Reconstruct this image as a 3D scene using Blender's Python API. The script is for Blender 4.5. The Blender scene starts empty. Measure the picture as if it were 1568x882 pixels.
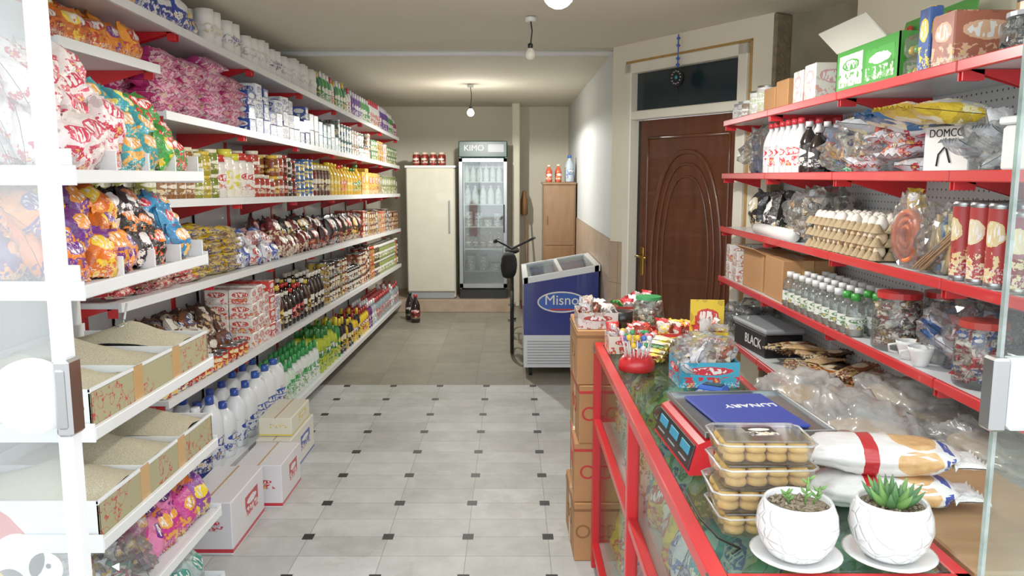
import bpy, bmesh, math, random
from mathutils import Vector, Matrix, noise
R=random.Random(7)
S=bpy.context.scene
pi=math.pi
def lin(h):
    if not isinstance(h,str): return tuple(h)+((1,) if len(h)==3 else ())
    h=h.lstrip('#'); r=[int(h[i:i+2],16)/255 for i in (0,2,4)]
    return tuple((c/12.92 if c<=.04045 else ((c+.055)/1.055)**2.4) for c in r)+(1,)
M={}
def new(name):
    m=bpy.data.materials.new(name); m.use_nodes=True; nt=m.node_tree; nt.nodes.clear()
    out=nt.nodes.new('ShaderNodeOutputMaterial'); M[name]=m
    return m,nt,out
def mth(nt,op,a,b=None,c=None):
    n=nt.nodes.new('ShaderNodeMath'); n.operation=op
    for i,v in enumerate((a,b,c)):
        if v is None: continue
        if isinstance(v,(int,float)): n.inputs[i].default_value=v
        else: nt.links.new(v,n.inputs[i])
    return n.outputs[0]
def mixc(nt,f,a,b,mode='MIX'):
    n=nt.nodes.new('ShaderNodeMix'); n.data_type='RGBA'; n.blend_type=mode
    for s,v in ((n.inputs[0],f),(n.inputs[6],a),(n.inputs[7],b)):
        if isinstance(v,(int,float)): s.default_value=v
        elif isinstance(v,(tuple,list)): s.default_value=v
        else: nt.links.new(v,s)
    return n.outputs[2]
def nz(nt,vec,scale,detail=2,rough=.5):
    n=nt.nodes.new('ShaderNodeTexNoise'); n.inputs['Scale'].default_value=scale
    n.inputs['Detail'].default_value=detail; n.inputs['Roughness'].default_value=rough
    if vec is not None: nt.links.new(vec,n.inputs['Vector'])
    return n.outputs['Fac']
def obc(nt): return nt.nodes.new('ShaderNodeTexCoord').outputs['Object']
def bsdf(nt,out,rough=.5,metal=0,coat=0,spec=.5):
    p=nt.nodes.new('ShaderNodeBsdfPrincipled'); p.inputs['Roughness'].default_value=rough
    p.inputs['Metallic'].default_value=metal; p.inputs['Coat Weight'].default_value=coat
    p.inputs['Specular IOR Level'].default_value=spec
    nt.links.new(p.outputs[0],out.inputs[0]); return p
def bump(nt,p,h,st=.3,dist=.01):
    b=nt.nodes.new('ShaderNodeBump'); b.inputs['Strength'].default_value=st; b.inputs['Distance'].default_value=dist
    nt.links.new(h,b.inputs['Height']); nt.links.new(b.outputs[0],p.inputs['Normal'])
def pbr(name,col,rough=.5,metal=0,var=0,vs=6,bmp=0,bs=60,coat=0,emis=0,spec=.5):
    m,nt,out=new(name); p=bsdf(nt,out,rough,metal,coat,spec); c=lin(col)
    o=obc(nt)
    v=var if var else .04
    n=nz(nt,o,vs,4)
    d=tuple(x*(1-v*2) for x in c[:3])+(1,)
    nt.links.new(mixc(nt,n,d,tuple(min(1,x*(1+v)) for x in c[:3])+(1,)),p.inputs['Base Color'])
    if bmp: bump(nt,p,nz(nt,o,bs,3),bmp)
    if emis: p.inputs['Emission Color'].default_value=c; p.inputs['Emission Strength'].default_value=emis
    return m
def attr(nt,n):
    a=nt.nodes.new('ShaderNodeAttribute'); a.attribute_name=n; return a.outputs['Color']
for nm,at,ro,co in (('plain1','c1',.35,.2),('plain2','c2',.3,.2),('shiny1','c1',.12,.6),('matte1','c1',.8,0)):
    m,nt,out=new(nm); p=bsdf(nt,out,ro,0,co); nt.links.new(attr(nt,at),p.inputs['Base Color'])
def printmat(name,rough,coat,bumpy):
    m,nt,out=new(name); p=bsdf(nt,out,rough,0,coat)
    uv=nt.nodes.new('ShaderNodeUVMap').outputs[0]; sx=nt.nodes.new('ShaderNodeSeparateXYZ'); nt.links.new(uv,sx.inputs[0])
    u,v=sx.outputs[0],sx.outputs[1]; o=obc(nt)
    c1,c2=attr(nt,'c1'),attr(nt,'c2')
    n1=nz(nt,o,38,3,.6); n2=nz(nt,o,16,2)
    e=mth(nt,'ADD',mth(nt,'POWER',mth(nt,'MULTIPLY',mth(nt,'SUBTRACT',u,.5),2.5),2),mth(nt,'POWER',mth(nt,'MULTIPLY',mth(nt,'SUBTRACT',v,.66),5.2),2))
    e=mth(nt,'ADD',e,mth(nt,'MULTIPLY',mth(nt,'SUBTRACT',n1,.5),1.0))
    ell=mth(nt,'LESS_THAN',e,.85)
    mp=nt.nodes.new('ShaderNodeMapping'); mp.inputs['Scale'].default_value=(15,4.5,1); nt.links.new(uv,mp.inputs[0])
    va=nt.nodes.new('ShaderNodeVectorMath'); va.operation='ADD'; nt.links.new(mp.outputs[0],va.inputs[0]); nt.links.new(o,va.inputs[1])
    tx=nz(nt,va.outputs[0],1.0,1)
    txt=mth(nt,'MULTIPLY',mth(nt,'GREATER_THAN',tx,.5),mth(nt,'LESS_THAN',e,.55))
    low=mth(nt,'MULTIPLY',mth(nt,'LESS_THAN',v,.42),mth(nt,'GREATER_THAN',n1,.52))
    low2=mth(nt,'MULTIPLY',mth(nt,'LESS_THAN',v,.36),mth(nt,'GREATER_THAN',n1,.62))
    blob=mth(nt,'GREATER_THAN',n2,.58)
    dark=mixc(nt,1.0,c1,(.55,.5,.5,1),'MULTIPLY')
    c=mixc(nt,mth(nt,'MULTIPLY',blob,.6),c1,dark)
    c=mixc(nt,low,c,c2); c=mixc(nt,low2,c,lin('#e0b860')); c=mixc(nt,ell,c,c2); c=mixc(nt,txt,c,(.85,.83,.8,1))
    fine=mth(nt,'MULTIPLY',mth(nt,'LESS_THAN',v,.2),mth(nt,'GREATER_THAN',nz(nt,o,160,1),.56))
    c=mixc(nt,mth(nt,'MULTIPLY',fine,.6),c,(.8,.78,.75,1))
    nt.links.new(c,p.inputs['Base Color'])
    if bumpy: bump(nt,p,nz(nt,o,45,4,.6),.6,.012)
printmat('print',.4,.1,False); printmat('foil',.28,.25,True)
def clear(name,tint,haze,gl,rough=.06,hs=18,base=.02):
    m,nt,out=new(name)
    t=nt.nodes.new('ShaderNodeBsdfTransparent'); t.inputs[0].default_value=lin(tint)
    d=nt.nodes.new('ShaderNodeBsdfDiffuse'); d.inputs[0].default_value=(.85,.87,.88,1)
    g=nt.nodes.new('ShaderNodeBsdfGlossy'); g.inputs[1].default_value=rough
    a=nt.nodes.new('ShaderNodeMixShader'); b=nt.nodes.new('ShaderNodeMixShader')
    o=obc(nt)
    nt.links.new(mth(nt,'MULTIPLY',mth(nt,'MULTIPLY',nz(nt,o,hs,4),2.0),haze),a.inputs[0])
    nt.links.new(t.outputs[0],a.inputs[1]); nt.links.new(d.outputs[0],a.inputs[2])
    lw=nt.nodes.new('ShaderNodeLayerWeight'); lw.inputs[0].default_value=.35
    nt.links.new(mth(nt,'ADD',mth(nt,'MULTIPLY',lw.outputs['Fresnel'],gl),base),b.inputs[0])
    nt.links.new(a.outputs[0],b.inputs[1]); nt.links.new(g.outputs[0],b.inputs[2]); nt.links.new(b.outputs[0],out.inputs[0])
clear('glass','#f4faf7',.01,.3,.02); clear('glass_painted_glare','#f6fafa',.13,.15,.04,2.2); clear('plastic_clear','#fafcfc',.05,.7); clear('bag_clear','#f8fafa',.09,.8,.12,18,.05)  # left door pane: bright outdoor reflection painted in as whitish noise
clear('bag_hazy','#f4f4f2',.30,.5,.22,9,.04); clear('glass_green','#cfe8dc',.02,.35,.02); clear('glass_edge','#7fc4a8',.3,.5,.05); clear('glass_fridge','#f0f6f4',.04,.8,.03,2,.07)
pbr('white_paint','#e9ebec',.35); pbr('white_metal','#dfe3e6',.35,coat=.2); pbr('red_paint','#cf2027',.35,coat=.3)
pbr('wall_plaster','#e6dfca',.85,var=.05,vs=2,bmp=.15,bs=30); pbr('wall_blue','#ccd0cf',.85,var=.05,vs=2)
pbr('ceiling_plaster','#ddd6c3',.9,var=.05,vs=1.5,bmp=.1,bs=20); pbr('raw_plaster','#8f7f66',.95,var=.3,vs=25,bmp=.8,bs=40)
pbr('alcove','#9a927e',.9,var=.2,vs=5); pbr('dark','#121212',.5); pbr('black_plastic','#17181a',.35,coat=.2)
pbr('chrome','#b9bcc0',.22,metal=1); pbr('steel','#a8abad',.3,metal=1); pbr('brass','#b08a45',.3,metal=1)
pbr('door_cream','#e5dfcf',.5); pbr('door_border','#b98f4e',.7,var=.2,vs=20)
pbr('kraft','#b98656',.8,var=.08,vs=8); pbr('kraft_edge','#8c6239',.8); pbr('tape','#c59a63',.25,coat=.4)
pbr('pulp','#b7a07c',.95,bmp=.5,bs=150); pbr('ceramic','#e8e8e6',.2,coat=.5); pbr('soil','#a8977c',.95,var=.35,vs=90,bmp=1,bs=120)
pbr('leaf','#6f9c4f',.45,var=.25,vs=20); pbr('leaf_dark','#4d7c46',.45,var=.3,vs=30)
pbr('blue_plastic','#2757b4',.35,coat=.2); pbr('green_dark','#15463c',.35,coat=.3); pbr('fridge_white','#d9d6c4',.25,coat=.5)
pbr('freezer_blue','#1a2c80',.25,var=.15,vs=2.5,coat=.4); pbr('rubber','#151515',.8); pbr('cookie','#e0b668',.8,var=.2,vs=50,bmp=.3,bs=120)
pbr('bread','#d09c5c',.7,var=.25,vs=15); pbr('teal','#2f93b5',.4); pbr('lavash','#d0b080',.8,var=.15,vs=20)
pbr('lamp','#fffdf5',.3,emis=20); pbr('lamp_off','#f5f2e6',.25,coat=.3); pbr('paper_white','#eeecea',.6); pbr('ink','#101014',.5)
pbr('yellow','#f0c419',.4); pbr('navy','#243b9b',.45); pbr('orange','#ef6f1c',.4); pbr('silver_grey','#9aa0a6',.35); pbr('sticker_red','#c8403c',.6)
pbr('redink','#c22a2a',.5); pbr('lcd','#1d2b30',.15); pbr('cable','#111111',.5); pbr('pavement','#b5b0a8',.9,var=.1,vs=3)
def wood(name,c1,c2,sx,rough=.35):
    m,nt,out=new(name); p=bsdf(nt,out,rough,0,.25); o=obc(nt)
    mp=nt.nodes.new('ShaderNodeMapping'); mp.inputs['Scale'].default_value=sx; nt.links.new(o,mp.inputs[0])
    n=nz(nt,mp.outputs[0],6,5,.65); nt.links.new(mixc(nt,n,lin(c1),lin(c2)),p.inputs['Base Color'])
wood('wood_door','#2a130a','#6e3a20',(3,3,.4)); wood('wood_cab','#755233','#a07c58',(3,3,.5)); wood('wood_plank','#8a6642','#b5926a',(1,6,6),.6)
m,nt,out=new('grain'); p=bsdf(nt,out,.9); o=obc(nt); n=nz(nt,o,260,2)
nt.links.new(mixc(nt,n,lin('#85795c'),lin('#e6dcc0')),p.inputs['Base Color']); bump(nt,p,n,.8,.004)
m,nt,out=new('scribble'); p=bsdf(nt,out,.8); o=obc(nt); n=nz(nt,o,26,3)
sc=mth(nt,'MULTIPLY',mth(nt,'LESS_THAN',mth(nt,'ABSOLUTE',mth(nt,'SUBTRACT',n,.53)),.014),mth(nt,'GREATER_THAN',nz(nt,o,5,1),.45))
nt.links.new(mixc(nt,sc,lin('#a29c78'),lin('#b3322b')),p.inputs['Base Color'])
m,nt,out=new('breadpack'); p=bsdf(nt,out,.3,0,.4); o=obc(nt); uv=nt.nodes.new('ShaderNodeUVMap').outputs[0]; sx=nt.nodes.new('ShaderNodeSeparateXYZ'); nt.links.new(uv,sx.inputs[0]); u,v=sx.outputs[0],sx.outputs[1]
def rng(nt,x,a,b): return mth(nt,'MULTIPLY',mth(nt,'GREATER_THAN',x,a),mth(nt,'LESS_THAN',x,b))
el=mth(nt,'ADD',mth(nt,'POWER',mth(nt,'MULTIPLY',mth(nt,'SUBTRACT',u,.70),6.5),2),mth(nt,'POWER',mth(nt,'MULTIPLY',mth(nt,'SUBTRACT',v,.5),2.4),2))
el=mth(nt,'LESS_THAN',mth(nt,'ADD',el,mth(nt,'MULTIPLY',nz(nt,o,20,2),.5)),1.1)
c=mixc(nt,el,lin('#e2dfdc'),mixc(nt,nz(nt,o,40,3),lin('#b87a3a'),lin('#ecc890')))
c=mixc(nt,rng(nt,u,.36,.45),c,lin('#b8262c')); c=mixc(nt,mth(nt,'MULTIPLY',rng(nt,u,.86,.93),rng(nt,v,.25,.6)),c,lin('#24439c'))
nt.links.new(c,p.inputs['Base Color']); bump(nt,p,nz(nt,o,30,3),.4,.01)
m,nt,out=new('pegboard'); p=bsdf(nt,out,.45); o=obc(nt); s=nt.nodes.new('ShaderNodeSeparateXYZ'); nt.links.new(o,s.inputs[0])
def fr_(nt,x,pitch,off=0): return mth(nt,'SUBTRACT',mth(nt,'FRACT',mth(nt,'ADD',mth(nt,'DIVIDE',mth(nt,'SUBTRACT',x,off),pitch),100.5)),.5)
a=fr_(nt,s.outputs[1],.03); b=fr_(nt,s.outputs[2],.03)
h=mth(nt,'LESS_THAN',mth(nt,'ADD',mth(nt,'POWER',a,2),mth(nt,'POWER',b,2)),.02)
nt.links.new(mixc(nt,h,lin('#dde0e2'),lin('#55585c')),p.inputs['Base Color'])
def tilefloor(name,px,py,ox,oy,ca,cb,grout,inset,rough):
    m,nt,out=new(name); p=bsdf(nt,out,rough,0,0,.35); o=obc(nt); s=nt.nodes.new('ShaderNodeSeparateXYZ'); nt.links.new(o,s.inputs[0])
    fx=mth(nt,'ABSOLUTE',fr_(nt,s.outputs[0],px,ox)); fy=mth(nt,'ABSOLUTE',fr_(nt,s.outputs[1],py,oy))
    n=nz(nt,o,6,7,.65); n2=nz(nt,o,1.6,5,.6)
    ix=mth(nt,'FLOOR',mth(nt,'DIVIDE',mth(nt,'SUBTRACT',s.outputs[0],ox),px)); iy=mth(nt,'FLOOR',mth(nt,'DIVIDE',mth(nt,'SUBTRACT',s.outputs[1],oy),py/2 if inset else py))
    cb_=nt.nodes.new('ShaderNodeCombineXYZ'); nt.links.new(ix,cb_.inputs[0]); nt.links.new(iy,cb_.inputs[1])
    wn=nt.nodes.new('ShaderNodeTexWhiteNoise'); nt.links.new(cb_.outputs[0],wn.inputs[0])
    f=mth(nt,'ADD',mth(nt,'MULTIPLY',n,.9),mth(nt,'MULTIPLY',wn.outputs[0],.3))
    c=mixc(nt,f,lin(ca),lin(cb))
    c=mixc(nt,mth(nt,'MULTIPLY',mth(nt,'GREATER_THAN',n2,.56),.16),c,lin('#8d8672'))
    g=mth(nt,'MAXIMUM',mth(nt,'LESS_THAN',fx,.002/px),mth(nt,'LESS_THAN',fy,.002/py))
    if inset:
        hy=mth(nt,'ABSOLUTE',fr_(nt,s.outputs[1],py,oy+py/2)); g=mth(nt,'MAXIMUM',g,mth(nt,'LESS_THAN',hy,.002/py))
    c=mixc(nt,mth(nt,'MULTIPLY',g,.6),c,lin(grout))
    if inset: c=mixc(nt,mth(nt,'MULTIPLY',mth(nt,'LESS_THAN',fx,.026/px),mth(nt,'LESS_THAN',fy,.031/py)),c,lin('#101010'))
    nt.links.new(c,p.inputs['Base Color'])
tilefloor('floor_marble',.38,.393,.171,3.59,'#8b8d88','#d6d8d6','#6e6c63',True,.5)
tilefloor('floor_stone',.4,.4,.1,6.37,'#66635a','#989384','#4d4b42',False,.42)
m,nt,out=new('dado'); p=bsdf(nt,out,.35); o=obc(nt); s=nt.nodes.new('ShaderNodeSeparateXYZ'); nt.links.new(o,s.inputs[0])
fy=mth(nt,'ABSOLUTE',fr_(nt,s.outputs[1],.3)); fz=mth(nt,'ABSOLUTE',fr_(nt,s.outputs[2],.305,.0))
g=mth(nt,'MAXIMUM',mth(nt,'GREATER_THAN',fy,.493),mth(nt,'LESS_THAN',fz,.007))
c=mixc(nt,nz(nt,o,7,6,.65),lin('#957a63'),lin('#c9b6a0')); nt.links.new(mixc(nt,g,c,lin('#7a6a58')),p.inputs['Base Color'])
m,nt,out=new('pot_facets'); p=bsdf(nt,out,.25,0,.4); p.inputs['Base Color'].default_value=(.78,.78,.77,1)
vo=nt.nodes.new('ShaderNodeTexVoronoi'); vo.feature='DISTANCE_TO_EDGE'; vo.inputs['Scale'].default_value=38; nt.links.new(obc(nt),vo.inputs['Vector'])
bump(nt,p,mth(nt,'MINIMUM',vo.outputs['Distance'],.12),.9,.02)

# ---------- geometry
class T:
    def __init__(s,v,f,m,uv=None,sm=False):
        s.v=v; s.f=f; s.m=m if isinstance(m,list) else [m]*len(f); s.uv=uv; s.sm=sm if isinstance(sm,list) else [sm]*len(f)
        if uv is None:
            mn=[min(p[i] for p in v) for i in range(3)]; mx=[max(p[i] for p in v) for i in range(3)]
            sz=[max(mx[i]-mn[i],1e-6) for i in range(3)]; s.uv=[]
            for fc in f:
                P=[Vector(v[i]) for i in fc]; n=(P[1]-P[0]).cross(P[2]-P[0]); a=[abs(n.x),abs(n.y),abs(n.z)]; k=a.index(max(a))
                i,j={0:(1,2),1:(0,2),2:(0,1)}[k]
                s.uv.append([((q[i]-mn[i])/sz[i],(q[j]-mn[j])/sz[j]) for q in P])
def TM(x=0,y=0,z=0,rz=0,rx=0,ry=0,s=1):
    m=Matrix.Translation((x,y,z))@Matrix.Rotation(rz,4,'Z')@Matrix.Rotation(ry,4,'Y')@Matrix.Rotation(rx,4,'X')
    if isinstance(s,(tuple,list)): m=m@Matrix.Diagonal((s[0],s[1],s[2],1))
    elif s!=1: m=m@Matrix.Scale(s,4)
    return m
_bc={}
def boxT(w,d,h,mat,bev=.004):
    k=(round(w,4),round(d,4),round(h,4),bev)
    if k not in _bc:
        bm=bmesh.new(); bmesh.ops.create_cube(bm,size=1)
        bmesh.ops.scale(bm,vec=(w,d,h),verts=bm.verts); bmesh.ops.translate(bm,vec=(0,0,h/2),verts=bm.verts)
        if bev>0: bmesh.ops.bevel(bm,geom=bm.edges[:],offset=min(bev,w/3,d/3,h/3),segments=1,affect='EDGES')
        bm.verts.index_update(); _bc[k]=([tuple(v.co) for v in bm.verts],[[v.index for v in f.verts] for f in bm.faces]); bm.free()
    return T(_bc[k][0],_bc[k][1],mat)
def lathe(pts,mats,n=14,sm=True):
    if isinstance(mats,str): mats=[mats]*(len(pts)-1)
    lz=[p[1] for i,p in enumerate(pts[:-1]) if mats[i] in('print','foil')]+[pts[i+1][1] for i in range(len(pts)-1) if mats[i] in('print','foil')]
    z0,z1=(min(lz),max(lz)) if lz else (0,1); z1=max(z1,z0+1e-5)
    v=[];f=[];m=[];uv=[];half=n//2
    for r,z in pts:
        for i in range(n):
            a=2*pi*i/n; v.append((r*math.sin(a),-r*math.cos(a),z))
    for j in range(len(pts)-1):
        for i in range(n):
            f.append([j*n+i,j*n+(i+1)%n,(j+1)*n+(i+1)%n,(j+1)*n+i]); m.append(mats[j])
            ua=((i+half/2)%half)/half; ub=ua+1/half; va=(pts[j][1]-z0)/(z1-z0); vb=(pts[j+1][1]-z0)/(z1-z0)
            uv.append([(ua,va),(ub,va),(ub,vb),(ua,vb)])
    return T(v,f,m,uv,sm)
def tube(path,r,mat,n=8,closed=False):
    P=[Vector(p) for p in path]; N=len(P); v=[];f=[]
    rr=r if isinstance(r,(list,tuple)) else [r]*N
    ref=None
    for i in range(N):
        a=P[(i-1)%N] if (closed or i>0) else P[i]; b=P[(i+1)%N] if (closed or i<N-1) else P[i]
        t=(b-a).normalized()
        if ref is None:
            ref=t.orthogonal().normalized()
        ref=(ref-t*ref.dot(t)).normalized(); bi=t.cross(ref)
        for k in range(n):
            an=2*pi*k/n; v.append(tuple(P[i]+(ref*math.cos(an)+bi*math.sin(an))*rr[i]))
    for i in range(N if closed else N-1):
        j=(i+1)%N
        for k in range(n): f.append([i*n+k,i*n+(k+1)%n,j*n+(k+1)%n,j*n+k])
    if not closed: f.append(list(range(n))[::-1]); f.append([(N-1)*n+k for k in range(n)])
    return T(v,f,mat,None,True)
def pillow(w,h,d,seed,mat='foil',nx=9,ny=11):
    v=[];f=[];uv=[];o=Vector((seed*3.7,seed*1.3,seed))
    for sd in(-1,1):
        b=len(v)
        for j in range(ny+1):
            q=j/ny
            for i in range(nx+1):
                u=i/nx; e=max(0,1-(2*u-1)**4)**.5; g=math.sin(pi*min(1,max(0,(q-.06)/.88)))**.5 if .06<q<.94 else 0
                n=noise.noise(Vector((u*4,q*4,sd*2))+o)+.8*abs(noise.noise(Vector((u*9,q*9,sd*2))+o))-.3*abs(math.sin(u*9+seed))*(1-g)
                y=sd*(d/2*e*g*(1+.35*n)+.001)+ (.006*((i%2)*2-1) if g==0 else 0)
                x=(u-.5)*w*(1-.12*math.sin(pi*q))+.03*w*noise.noise(Vector((q*5,1,0))+o)
                z=q*h+.05*h*noise.noise(Vector((u*3,7,0))+o)*(1 if j in(0,ny) else .5)
                v.append((x,y,max(0,z)))
        for j in range(ny):
            for i in range(nx):
                q=[b+j*(nx+1)+i,b+j*(nx+1)+i+1,b+(j+1)*(nx+1)+i+1,b+(j+1)*(nx+1)+i]
                t=[(i/nx,j/ny),((i+1)/nx,j/ny),((i+1)/nx,(j+1)/ny),(i/nx,(j+1)/ny)]
                if sd==1: q=q[::-1]; t=t[::-1]
                f.append(q); uv.append(t)
    return T(v,f,mat,uv,True)
def crumple(w,d,h,seed,mat,amp=.25,sub=4):
    bm=bmesh.new(); bmesh.ops.create_icosphere(bm,subdivisions=sub,radius=.5); o=Vector((seed*2.1,seed*5.3,seed))
    bagm=mat in('bag_clear','bag_hazy')
    for vv in bm.verts:
        n=vv.co.normalized(); k=1+amp*noise.noise(n*2.5+o)+amp*.5*noise.noise(n*7+o)
        if bagm: k+=amp*.7*(abs(noise.noise(n*5+o*2))-.25)+(.25 if n.z>.8 else 0)*noise.noise(n*9+o)
        c=n*.5*k; c.x=math.copysign(abs(c.x*2)**.7/2,c.x); c.y=math.copysign(abs(c.y*2)**.7/2,c.y)
        vv.co=Vector((c.x*w,c.y*d,max(0,(c.z+.5)*h)))
    bm.verts.index_update(); r=T([tuple(v.co) for v in bm.verts],[[v.index for v in f.verts] for f in bm.faces],mat,None,mat!='bag_clear'); bm.free(); return r
def textT(s,size,mat,ext=.0008):
    cu=bpy.data.curves.new('t','FONT'); cu.body=s; cu.size=size; cu.extrude=ext; cu.align_x='CENTER'; cu.align_y='CENTER'
    ob=bpy.data.objects.new('t',cu); S.collection.objects.link(ob); bpy.context.view_layer.update()
    me=ob.evaluated_get(bpy.context.evaluated_depsgraph_get()).to_mesh()
    v=[(p.co.x,-p.co.z,p.co.y) for p in me.vertices]; f=[list(p.vertices) for p in me.polygons]
    bpy.data.objects.remove(ob); bpy.data.curves.remove(cu)
    return T(v,f,mat)
class O:
    def __init__(s,name): s.name=name; s.v=[];s.f=[];s.m=[];s.uv=[];s.sm=[];s.a=[];s.b=[]
    def add(s,t,mx=None,c1='#ffffff',c2='#ffffff'):
        b=len(s.v); c1=lin(c1);c2=lin(c2)
        if mx is None: s.v+=t.v
        else: s.v+=[tuple(mx@Vector(p)) for p in t.v]
        s.f+=[[i+b for i in f] for f in t.f]; s.m+=t.m; s.uv+=t.uv; s.sm+=t.sm
        s.a+=list(c1)*len(t.v); s.b+=list(c2)*len(t.v); return s
    def box(s,x0,y0,z0,x1,y1,z1,mat,bev=.003,c1='#ffffff',c2='#ffffff',mx=None):
        m=TM((x0+x1)/2,(y0+y1)/2,z0)
        return s.add(boxT(x1-x0,y1-y0,z1-z0,mat,bev),mx@m if mx else m,c1,c2)
    def prism(s,pts8,mat):
        return s.add(T([tuple(p) for p in pts8],[[0,3,2,1],[4,5,6,7],[0,1,5,4],[1,2,6,5],[2,3,7,6],[3,0,4,7]],mat))
    def tri(s,a,b,c,off,mat):
        a,b,c,o=Vector(a),Vector(b),Vector(c),Vector(off)
        return s.add(T([tuple(x) for x in(a,b,c,a+o,b+o,c+o)],[[0,1,2],[5,4,3],[0,3,4,1],[1,4,5,2],[2,5,3,0]],mat))
    def done(s):
        me=bpy.data.meshes.new(s.name); me.from_pydata(s.v,[],s.f)
        names=list(dict.fromkeys(s.m)); ix={n:i for i,n in enumerate(names)}
        for n in names: me.materials.append(M[n])
        me.polygons.foreach_set('material_index',[ix[x] for x in s.m]); me.polygons.foreach_set('use_smooth',s.sm)
        ul=me.uv_layers.new(name='UVMap'); ul.data.foreach_set('uv',[c for f in s.uv for p in f for c in p])
        for n,d in(('c1',s.a),('c2',s.b)):
            at=me.color_attributes.new(n,'FLOAT_COLOR','POINT'); at.data.foreach_set('color',d)
        me.update(); ob=bpy.data.objects.new(s.name,me); S.collection.objects.link(ob); return ob
_pc={}
def prod(kind,w,d,h,var):
    k=(kind,w,d,h,var)
    if k in _pc: return _pc[k]
    r=w/2
    if kind=='bag': t=pillow(w,h,d,var+w*10,'foil',13,15)
    elif kind=='flat': t=pillow(w,h,d,var+w*10) if w>.08 else pillow(w,h,d,var,'foil',5,6)
    elif kind=='box': t=boxT(w,d,h,'print')
    elif kind=='carton': t=boxT(w,d,h,'kraft')
    elif kind=='can': t=lathe([(0,0),(r,0),(r,h*.05),(r*.97,h*.07),(r*.97,h*.93),(r,h*.95),(r,h),(r*.93,h),(r*.93,h*.97),(0,h*.97)],['steel','steel','steel','print','steel','steel','steel','steel','steel'])
    elif kind=='jar': t=lathe([(0,0),(r*.9,0),(r,h*.05),(r,h*.18),(r*1.005,h*.19),(r*1.005,h*.62),(r,h*.63),(r,h*.76),(r*.8,h*.84),(r*.84,h*.84),(r*.84,h),(0,h)],['shiny1','shiny1','shiny1','print','print','print','shiny1','shiny1','plain2','plain2','plain2'])
    elif kind=='bottle': t=lathe([(0,0),(r*.9,0),(r,h*.04),(r,h*.15),(r,h*.55),(r*.97,h*.62),(r*.7,h*.75),(r*.34,h*.85),(r*.34,h*.9),(r*.42,h*.9),(r*.42,h),(0,h)],['shiny1','shiny1','shiny1','print','shiny1','shiny1','shiny1','shiny1','plain2','plain2','plain2'])
    elif kind=='flask':
        t=lathe([(0,0),(r*.95,0),(r,h*.05),(r,h*.1),(r*.92,h*.6),(r*.8,h*.72),(r*.4,h*.8),(r*.45,h*.8),(r*.38,h),(0,h)],['plain1','plain1','plain1','print','plain1','plain1','plain2','plain2','plain2'])
        t.v=[(x,y*d/w,z) for x,y,z in t.v]
    elif kind=='jug':
        t=lathe([(0,0),(r*.94,0),(r,h*.03),(r,h*.12),(r,h*.5),(r,h*.66),(r*.8,h*.77),(r*.36,h*.88),(r*.3,h*.89),(r*.36,h*.89),(r*.34,h),(0,h)],['plain1','plain1','plain1','print','plain1','plain1','plain1','plain1','plain2','plain2','plain2'],18)
        t.v=[(x,y*.8,z) for x,y,z in t.v]
        u=tube([(r*.3,0,h*.84),(r*.75,0,h*.86),(r*1.0,0,h*.78),(r*1.05,0,h*.68),(r*.95,0,h*.6)],r*.13,'plain1',6)
        b=len(t.v); t=T(t.v+u.v,t.f+[[i+b for i in f] for f in u.f],t.m+u.m,t.uv+u.uv,t.sm+u.sm)
    elif kind=='tp':
        v=[];f=[];m=[];uv=[];sm=[]
        rr=w/4
        for ix in(-.5,.5):
            for iy in(-.5,.5):
                for L in range(2):
                    c=lathe([(rr*.3,h*.5-.01),(rr*.3,h*.49),(rr,h*.49),(rr,.004),(rr*.3,.004)][::-1],'matte1',10)
                    b=len(v); v+=[(x+ix*w/2,y+iy*w/2,z+L*h*.5) for x,y,z in c.v]; f+=[[i+b for i in q] for q in c.f]; m+=c.m; uv+=c.uv; sm+=c.sm
        for c in (boxT(w*1.01,w*1.01,h*.35,'print',.02),):
            b=len(v); v+=[(x,y,z+h*.32) for x,y,z in c.v]; f+=[[i+b for i in q] for q in c.f]; m+=c.m; uv+=c.uv; sm+=c.sm
        t=T(v,f,m,uv,sm)
    _pc[k]=t; return t
def stock(name,fr,rot,zf,s0,s1,kind,w,d,h,pal,rows=2,lev=1,run=3,dep0=.02,gap=.004,messy=0,vary=True):
    o=O(name); n=max(1,int((s1-s0)/(w+gap)))
    zf_=zf if callable(zf) else (lambda s:zf)
    stepd={'flat':h,'bag':d*.9}.get(kind,d)+.004; lh={'flat':d*.62,'bag':h*.5}.get(kind,h)
    for r in range(rows):
        R2=random.Random(int(s0*1000)+len(name)); c=None
        for i in range(n):
            if c is None or R2.random()<1/run: c=R2.choice(pal); hs=R2.uniform(.82,1.06) if vary else 1; top=lev-(1 if lev>1 and R2.random()<.18 else 0)
            s=s0+(i+.5)*(s1-s0)/n
            for l in range(top):
                dep=dep0+d/2+r*stepd
                j=lambda a:R.uniform(-a,a)
                x,y=fr(s,dep); z=zf_(s)+l*lh*(1 if kind in('flat','bag') else hs); var=R.randrange(4)
                t=prod(kind,w,d,h,var if kind in('bag','flat') else 0)
                if kind=='flat':
                    x,y=fr(s+j(.01+messy*.03),dep0+r*stepd+j(.01)); mx=TM(x,y,z+d*.5+.002,rot+j(.12+messy))@Matrix.Rotation(-pi/2+j(.05+messy*.3),4,'X')
                elif kind=='bag':
                    x,y=fr(s+j(.015),dep+l*d*.6); mx=TM(x,y,z+.003,rot+j(.2+messy),-.16+j(.1+messy*.4),j(.12+messy*.5))
                elif kind in('box','carton','tp'): mx=TM(x,y,z,rot+j(.03+messy*.2),0,0,(1,1,hs))
                else: mx=TM(x,y,z,rot+j(.5),0,0,(1,1,hs))
                o.add(t,mx,c[0],c[1])
    return o.done()
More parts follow.
